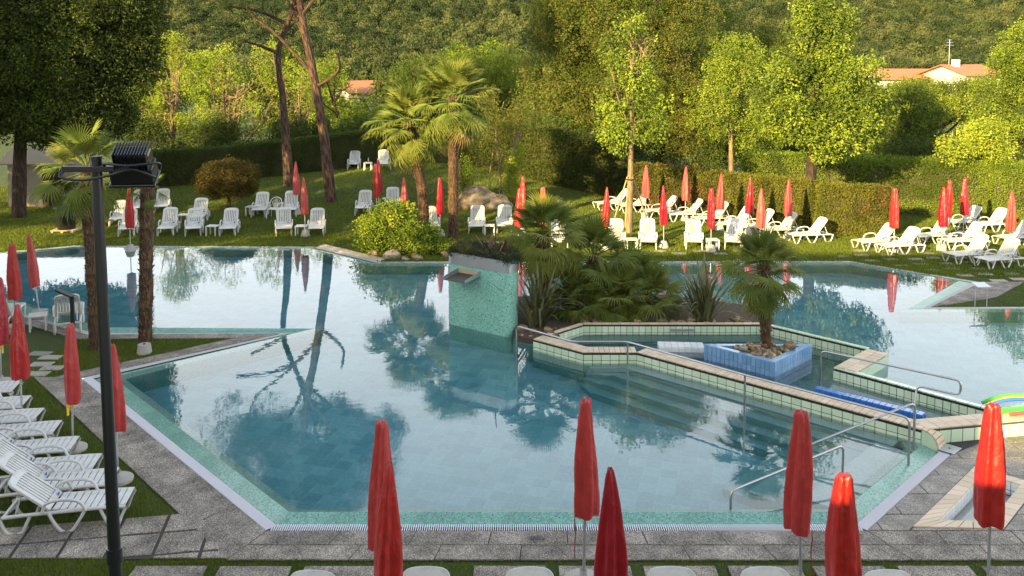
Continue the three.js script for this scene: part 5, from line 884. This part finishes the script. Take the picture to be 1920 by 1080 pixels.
{ // concrete foot by the palm, black bin, shed, info stand, noodles
  const p = U(271, 662), t = thing('concrete_foot', 'small round concrete block at the foot of the cropped palm', 'concrete block', V(p.x, 0, p.z)); part(t, 'block', new THREE.CylinderGeometry(0.15, 0.18, 0.22, 14).translate(0, 0.11, 0), M.concrete); part(t, 'socket', new THREE.CylinderGeometry(0.03, 0.03, 0.03, 10).translate(0, 0.225, 0), M.black);
  const q = G(125, 434), u = thing('dark_tub', 'dark round planter tub on a pallet below the evergreen oak', 'tub', q); part(u, 'tub', new THREE.LatheGeometry([[0.0, 0.12], [0.34, 0.12], [0.42, 0.95], [0.46, 0.96], [0.46, 1.0], [0.4, 1.0], [0.36, 0.85], [0, 0.85]].map(([x, y]) => new THREE.Vector2(x, y)), 24), M.black); for (let k = 0; k < 4; k++) part(u, 'pallet_board', rbox(0.95, 0.03, 0.18, 0.005, 0, 0.1, -0.33 + k * 0.22), M.timber); for (let k = 0; k < 3; k++) part(u, 'pallet_block', rbox(0.1, 0.085, 0.8, 0.005, -0.4 + k * 0.4, 0.043, 0), M.timber);
  const s = G(60, 395), sh = thing('garden_shed', 'small beige garden shed under the evergreen oak', 'shed', V(s.x, 0, s.z - 2)); const pale = std({ color: [0.3, 0.26, 0.2], roughness: 0.9 }); part(sh, 'wall', merged([box(3.2, 2.1, 0.1, 0, 1.05, 1), box(0.1, 2.1, 2, -1.55, 1.05, -0.05), box(0.1, 2.1, 2, 1.55, 1.05, -0.05), box(3.2, 2.1, 0.1, 0, 1.05, -1.1)]), pale); const rf = part(sh, 'roof', merged([rbox(3.8, 0.08, 1.5, 0.01).rotateX(0.45).translate(0, 2.4, 0.66), rbox(3.8, 0.08, 1.5, 0.01).rotateX(-0.45).translate(0, 2.4, -0.68)]), std({ color: [0.4, 0.33, 0.24], roughness: 0.9 })); part(sh, 'door', rbox(0.9, 1.9, 0.05, 0.01, 0.5, 0.96, 1.11), M.barkDark);
  const i = U(1838, 576), st = thing('info_stand', 'slim metal stand with slanted plate at the deck corner', 'stand', V(i.x, 0, i.z)); for (const x of [-0.16, 0.18]) part(st, 'leg', new THREE.CylinderGeometry(0.012, 0.012, 0.64, 8).translate(x, 0.32, 0), M.alu); const pl = part(st, 'plate', rbox(0.44, 0.02, 0.3, 0.006), M.alu); pl.position.set(0, 0.65, 0); pl.rotation.set(0.25, 0.2, -0.08);
  const e = endWall, nb = ['#4fb04a', '#e8c81e', '#2f66c9', '#4fb04a', '#3d9440', '#c94a4a'];
  const w0 = U(1880, 771, 0.34), cols = nb.map((h) => std({ color: new THREE.Color(h), roughness: 0.85 }));
  [['green', 745, 0], ['yellow', 752, 1], ['blue', 757, 2], ['darker green', 765, 3], ['lower green', 772, 4], ['red', 776, 5]].forEach(([n, y, k]) => {
    const t = thing('pool_noodle', n + ' foam pool noodle in the bundle on the basin coping', 'pool noodle', V(w0.x, 0.33, w0.z), 0, 'foam noodles on the basin coping'), dz = -0.25 + (k % 3) * 0.09 - (k > 2 ? -0.25 : 0), yy = k < 3 ? 0.1 : 0.035, x0 = -0.28 + (k % 2) * 0.06 + (k === 5 ? 0.25 : 0);
    part(t, 'foam', tube([V(x0, yy + 0.005, dz + 0.05), V(x0 + 0.35, yy + 0.1 - (k > 2 ? 0.08 : 0), dz + 0.0), V(x0 + 0.9, yy + 0.09 - (k > 2 ? 0.07 : 0), dz - 0.1 + k * 0.02), V(x0 + 1.45, yy, dz + 0.02)], 0.035, 20, 10), cols[k]);
    part(t, 'end', new THREE.SphereGeometry(0.034, 10, 8).translate(x0, yy + 0.005, dz + 0.05), cols[k]);
  });
}
{ // number painted on a slab (reads 108 from the pool)
  const font = await new FontLoader().loadAsync('fonts/droid/droid_sans_bold.typeface.json'), p = U(1008, 1009, 0.034), g = new TextGeometry('108', { font, size: 0.085, depth: 0.003, curveSegments: 4 }); g.computeBoundingBox(); g.translate(-g.boundingBox.max.x / 2, -0.0425, 0).scale(1.25, 1, 1).rotateX(-Math.PI / 2).rotateY(Math.PI);
  const t = thing('painted_number', 'black number 108 on a slab at the near pool edge', 'number', V(p.x, 0.036, p.z)); part(t, 'digits', g, M.black);
}
{ // red roofed houses beyond the trees
  const tile = std({ color: [0.34, 0.13, 0.06], roughness: 0.9 }), wallM = std({ color: [0.55, 0.48, 0.38], roughness: 0.9 });
  function house(label, px, py, z, w, d, turn, chimney) {
    const p = AT(px, py, z), g = terr(p.x, z), h = p.y - g, t = thing('house', label, 'house', V(p.x, g, z), turn);
    part(t, 'wall', box(w, h - 1.0, d, 0, (h - 1.0) / 2, 0), wallM);
    const sl = Math.hypot(d / 2 + 0.5, 1.1), an = Math.atan2(1.1, d / 2 + 0.5);
    [-1, 1].forEach((s) => { const rows = 7; for (let k = 0; k < rows; k++) { const m = part(t, 'roof_course', rbox(w + 1, 0.09, sl / rows + 0.06, 0.02), tile); const u = (k + 0.5) / rows; m.position.set(0, h - 1.15 + 1.1 * u + 0.02, s * (d / 2 + 0.5) * (1 - u)); m.rotation.x = s * an; } });
    part(t, 'gable', (() => { const sh = new THREE.Shape(); sh.moveTo(-d / 2, 0); sh.lineTo(d / 2, 0); sh.lineTo(0, 0.95); return new THREE.ExtrudeGeometry(sh, { depth: w - 0.1, bevelEnabled: false }).rotateY(Math.PI / 2).translate(-w / 2 + 0.05, h - 1.0, 0); })(), wallM);
    for (const x of [-w / 4, w / 4]) { const f = part(t, 'window', rbox(1.1, 1.3, 0.08, 0.02, x, h - 2.2, d / 2 + 0.02), M.white); part(f, 'pane', box(0.9, 1.1, 0.02, x, h - 2.2, d / 2 + 0.07), M.blackGloss); }
    if (chimney) { part(t, 'chimney', box(0.6, 1.3, 0.6, -w * 0.28, h - 0.1, 0.6), M.white); part(t, 'antenna', merged([new THREE.CylinderGeometry(0.03, 0.03, 3, 6).translate(-w * 0.36, h + 1.2, 0), ...[0, 1, 2].map((k) => box(1.1 - k * 0.25, 0.03, 0.03, -w * 0.36, h + 2.1 + k * 0.3, 0))]), M.alu); }
  }
  house('house with red tiled roof, white chimney and antenna above the right trees', 1802, 121, -100, 4.6, 6.4, 0.3, true);
  house('low red tiled house left of the chimney house', 1690, 129, -105, 7, 7, -0.2, false);
  house('red tiled house half hidden behind the twin palms', 685, 151, -92, 5, 6, 0.5, false);
}

// ------------------------------------------------------------------ grass
{
  const pos = []; for (let i = 0; i < 9; i++) { const a = rr(0, 6.28), l = rr(0.03, 0.06), x = rr(-0.06, 0.06), z = rr(-0.06, 0.06), w = 0.0035, o = rr(0, 0.03); pos.push(x - w * Math.sin(a + 1.57), 0, z - w * Math.cos(a + 1.57), x + w * Math.sin(a + 1.57), 0, z + w * Math.cos(a + 1.57), x + Math.sin(a) * o, l, z + Math.cos(a) * o); }
  const g = new THREE.BufferGeometry(); g.setAttribute('position', new THREE.Float32BufferAttribute(pos, 3)); g.computeVertexNormals();
  const list = [], tryPut = (x, z) => { const a = x + rr(-0.07, 0.07), b = z + rr(-0.07, 0.07); if (inside(P0, a, b) || paved.some((p) => inside(p, a, b)) || inside(basin, x, z) || inside(P0, x, z)) return; list.push([x, z]); };
  for (let i = 0; i < 420; i++) { const x = rr(-7, 8), z = P0[0][1] + pick([0.4, 0.81, 0.81, 0.83]) + rr(-0.012, 0.012); if (fbm(x * 1.2, z * 3, 7, 0, 2) > 0.52) list.push([x, z, 0.03]); }
  for (let i = 0; i < 34000; i++) tryPut(rr(-11, -3), rr(-23.5, -11));
  for (let i = 0; i < 6000; i++) tryPut(rr(-8, 9), rr(-12.6, -11));
  for (let i = 0; i < 80000; i++) { const z = -29.5 - 20 * Math.pow(rnd(), 1.4); tryPut(rr(-0.6, 0.6) * -z, z); }
  for (let i = 0; i < 5000; i++) tryPut(rr(11, 18), rr(-31, -25.5));
  const im = new THREE.InstancedMesh(g, M.leafHard, list.length); im.name = 'grass'; im.userData = { kind: 'stuff', label: 'short mown grass of the lawns' }; im.castShadow = im.receiveShadow = true;
  list.forEach(([x, z, up = 0], i) => { quat.setFromEuler(eul.set(0, rr(0, 6.28), 0)); const k = (up ? 0.6 : 1) * rr(0.7, 1.25) * (z < -29 ? 1.5 : 1); im.setMatrixAt(i, mtx.compose(V(x, terr(x, z) - 0.003 + up, z), quat, V(k * (z < -29 ? 2.4 : 1.5), k, k * (z < -29 ? 2.4 : 1.5)))); const n = fbm(x * 0.7, z * 0.7, 2, 0, 3), b = rr(0.8, 1.2); im.setColorAt(i, tmpC.setRGB((0.09 + 0.09 * n) * b, (0.135 + 0.08 * n) * b, 0.018 * b)); });
  scene.add(im);
}

// ------------------------------------------------------------------ wooded hills
const hillH = (x, z) => { const d = -z - 110; if (d < 0) return terr(x, -110); return 1.2 + 95 * sstep(0, 620, d) + d * 0.02 + sstep(20, 160, d) * (22 * (fbm(x * 0.006 + 5, z * 0.006, 2, 0, 3) - 0.45) + 16 * Math.exp(-(((x + 120) / 130) ** 2)) + 14 * Math.exp(-(((x - 190) / 160) ** 2))); };
{
  const nx = 120, nz = 60, g = new THREE.PlaneGeometry(1, 1, nx, nz), p = g.attributes.position;
  for (let i = 0; i < p.count; i++) { const a = i % (nx + 1), b = Math.floor(i / (nx + 1)), z = -110 - 790 * (b / nz) ** 1.4, x = (a / nx - 0.5) * (220 + 1.9 * -z); p.setXYZ(i, x, hillH(x, z) - 0.3, z); }
  g.computeVertexNormals(); const m = new THREE.Mesh(g, std({ color: [0.035, 0.045, 0.018], roughness: 1 })); m.name = 'hills'; m.userData = { kind: 'structure', label: 'wooded hillside behind the garden' }; m.receiveShadow = m.castShadow = true; scene.add(m);
  const list = []; for (let i = 0; i < 90000 && list.length < 26000; i++) { const u = rnd(), z = -122 - 430 * Math.pow(u, 1.3), x = rr(-0.72, 0.72) * -z; if (rnd() < 0.25 + 0.75 * Math.min(1, 150 / -z) + 0.3) list.push([x, z]); }
  const lump = (n, R) => { const g = new THREE.IcosahedronGeometry(R * 0.66, 2); g.deleteAttribute('uv'); const q = g.attributes.position; for (let i = 0; i < q.count; i++) { const k = 0.8 + 0.45 * vnoise(q.getX(i) * 1.3 + R * 7, q.getY(i) * 1.3, q.getZ(i) * 1.3 + 5.5); q.setXYZ(i, q.getX(i) * k, q.getY(i) * k, q.getZ(i) * k); } g.computeVertexNormals(); return [g, shell(n * 2, R, 0.34, 0.3)]; };
  const parts = [...lump(420, 2.3), ...lump(170, 1.5).map((g) => g.translate(1.3, 1.2, 0.5)), ...lump(170, 1.4).map((g) => g.translate(-1.2, 0.7, 0.8))]; const geo = merged(parts);
  const im = new THREE.InstancedMesh(geo, M.leaf, list.length); im.name = 'hill_forest'; im.userData = { kind: 'stuff', label: 'dense wood covering the hillside' }; im.castShadow = im.receiveShadow = true;
  list.forEach(([x, z], i) => { quat.setFromEuler(eul.set(0, rr(0, 6.28), 0)); const k = rr(0.45, 1.05); im.setMatrixAt(i, mtx.compose(V(x, hillH(x, z) + 2.0 * k, z), quat, V(k, k * rr(0.9, 1.4), k))); const n = rnd(), c = n < 0.35 ? [0.03, 0.046, 0.017] : n < 0.75 ? [0.05, 0.067, 0.022] : [0.085, 0.098, 0.033], b = rr(0.8, 1.2); im.setColorAt(i, tmpC.setRGB(c[0] * b, c[1] * b, c[2] * b)); });
  scene.add(im);
}

// ------------------------------------------------------------------ the hotel behind the camera, whose shade lies on the pool
{
  const plaster = std({ color: [0.62, 0.56, 0.46], roughness: 0.9 }), zf = 2.2;
  const t = thing('hotel_building', 'long plastered hotel building facing the pool with balconied windows', 'building', V(0, 0, zf));
  const blocks = [[-66, -8.8, 13.3, 3], [-8.8, -4.1, 6.85, 3], [-4.1, 16, 13.3, 3]];  // unseen wings, made thin with a low link so sun reaches two parasols
  for (const [a, b, h, dp] of blocks) { part(t, 'wall', box(b - a - 0.004, h - 0.2, dp, (a + b) / 2, (h - 0.2) / 2, dp / 2), plaster); part(t, 'roof', rbox(b - a - 0.004, 0.2, dp + 0.2, 0.03, (a + b) / 2, h - 0.1, dp / 2), M.tileBeige[1]); if (b - a > 4) for (let x = a + 2; x < b - 1.5; x += 3.4) for (let k = 0; k < 4; k++) { const w = part(t, 'window', rbox(1.5, 1.9, 0.08, 0.02, x, 1.6 + k * 3.1, -0.03), M.white); part(w, 'pane', box(1.3, 1.7, 0.02, x, 1.6 + k * 3.1, -0.085), M.blackGloss); } }
}
{ // unseen trees added outside the frame to shade the mound and left side
  tree('broadleaf_tree', 'added unseen leafy shade tree beside the hotel end of the left lawn', V(-33, 0, -27), [{ c: V(-33, 10, -27), r: V(5.5, 6.5, 5.5) }, { c: V(-30.5, 6.5, -28), r: V(3.2, 3, 3) }], { pal: 'mid', density: 44, geo: CL.big, group: BG, r: 0.3, gate: 0.43, freq: 0.4 });
  tree('broadleaf_tree', 'added unseen tall leafy shade tree on the left bank beyond the pool arm', V(-25, 0, -22), [{ c: V(-25, 8, -22), r: V(4.5, 4.5, 4) }, { c: V(-22.5, 6, -21.5), r: V(3, 3, 3) }], { pal: 'mid', density: 34, geo: CL.big, group: BG, r: 0.3, gate: 0.47, freq: 0.4 });
  tree('broadleaf_tree', 'added unseen smaller leafy shade tree on the left bank behind the weathered loungers', V(-19.5, 0, -19), [{ c: V(-19.5, 6.5, -19), r: V(3.2, 3.6, 3.2) }], { pal: 'mid', density: 34, geo: CL.big, group: BG, r: 0.22, gate: 0.47, freq: 0.4 });
  tree('broadleaf_tree', 'added unseen leafy shade tree beyond the left end of the pool', V(-27, 0, -34), [{ c: V(-27.5, 10, -33.5), r: V(5.2, 6.5, 5) }], { pal: 'mid', density: 44, geo: CL.big, group: BG, r: 0.3, gate: 0.43, freq: 0.4 });
}
scene.traverse((o) => { if (o.isMesh) { o.castShadow = true; o.receiveShadow = true; } });
let tri = 0; const seenG = new Set(); scene.traverse((o) => { if (o.isMesh && !seenG.has(o.geometry)) { seenG.add(o.geometry); tri += (o.geometry.index ?? o.geometry.attributes.position).count / 3; } }); console.log('triangles', tri);
renderer.render(scene, camera);
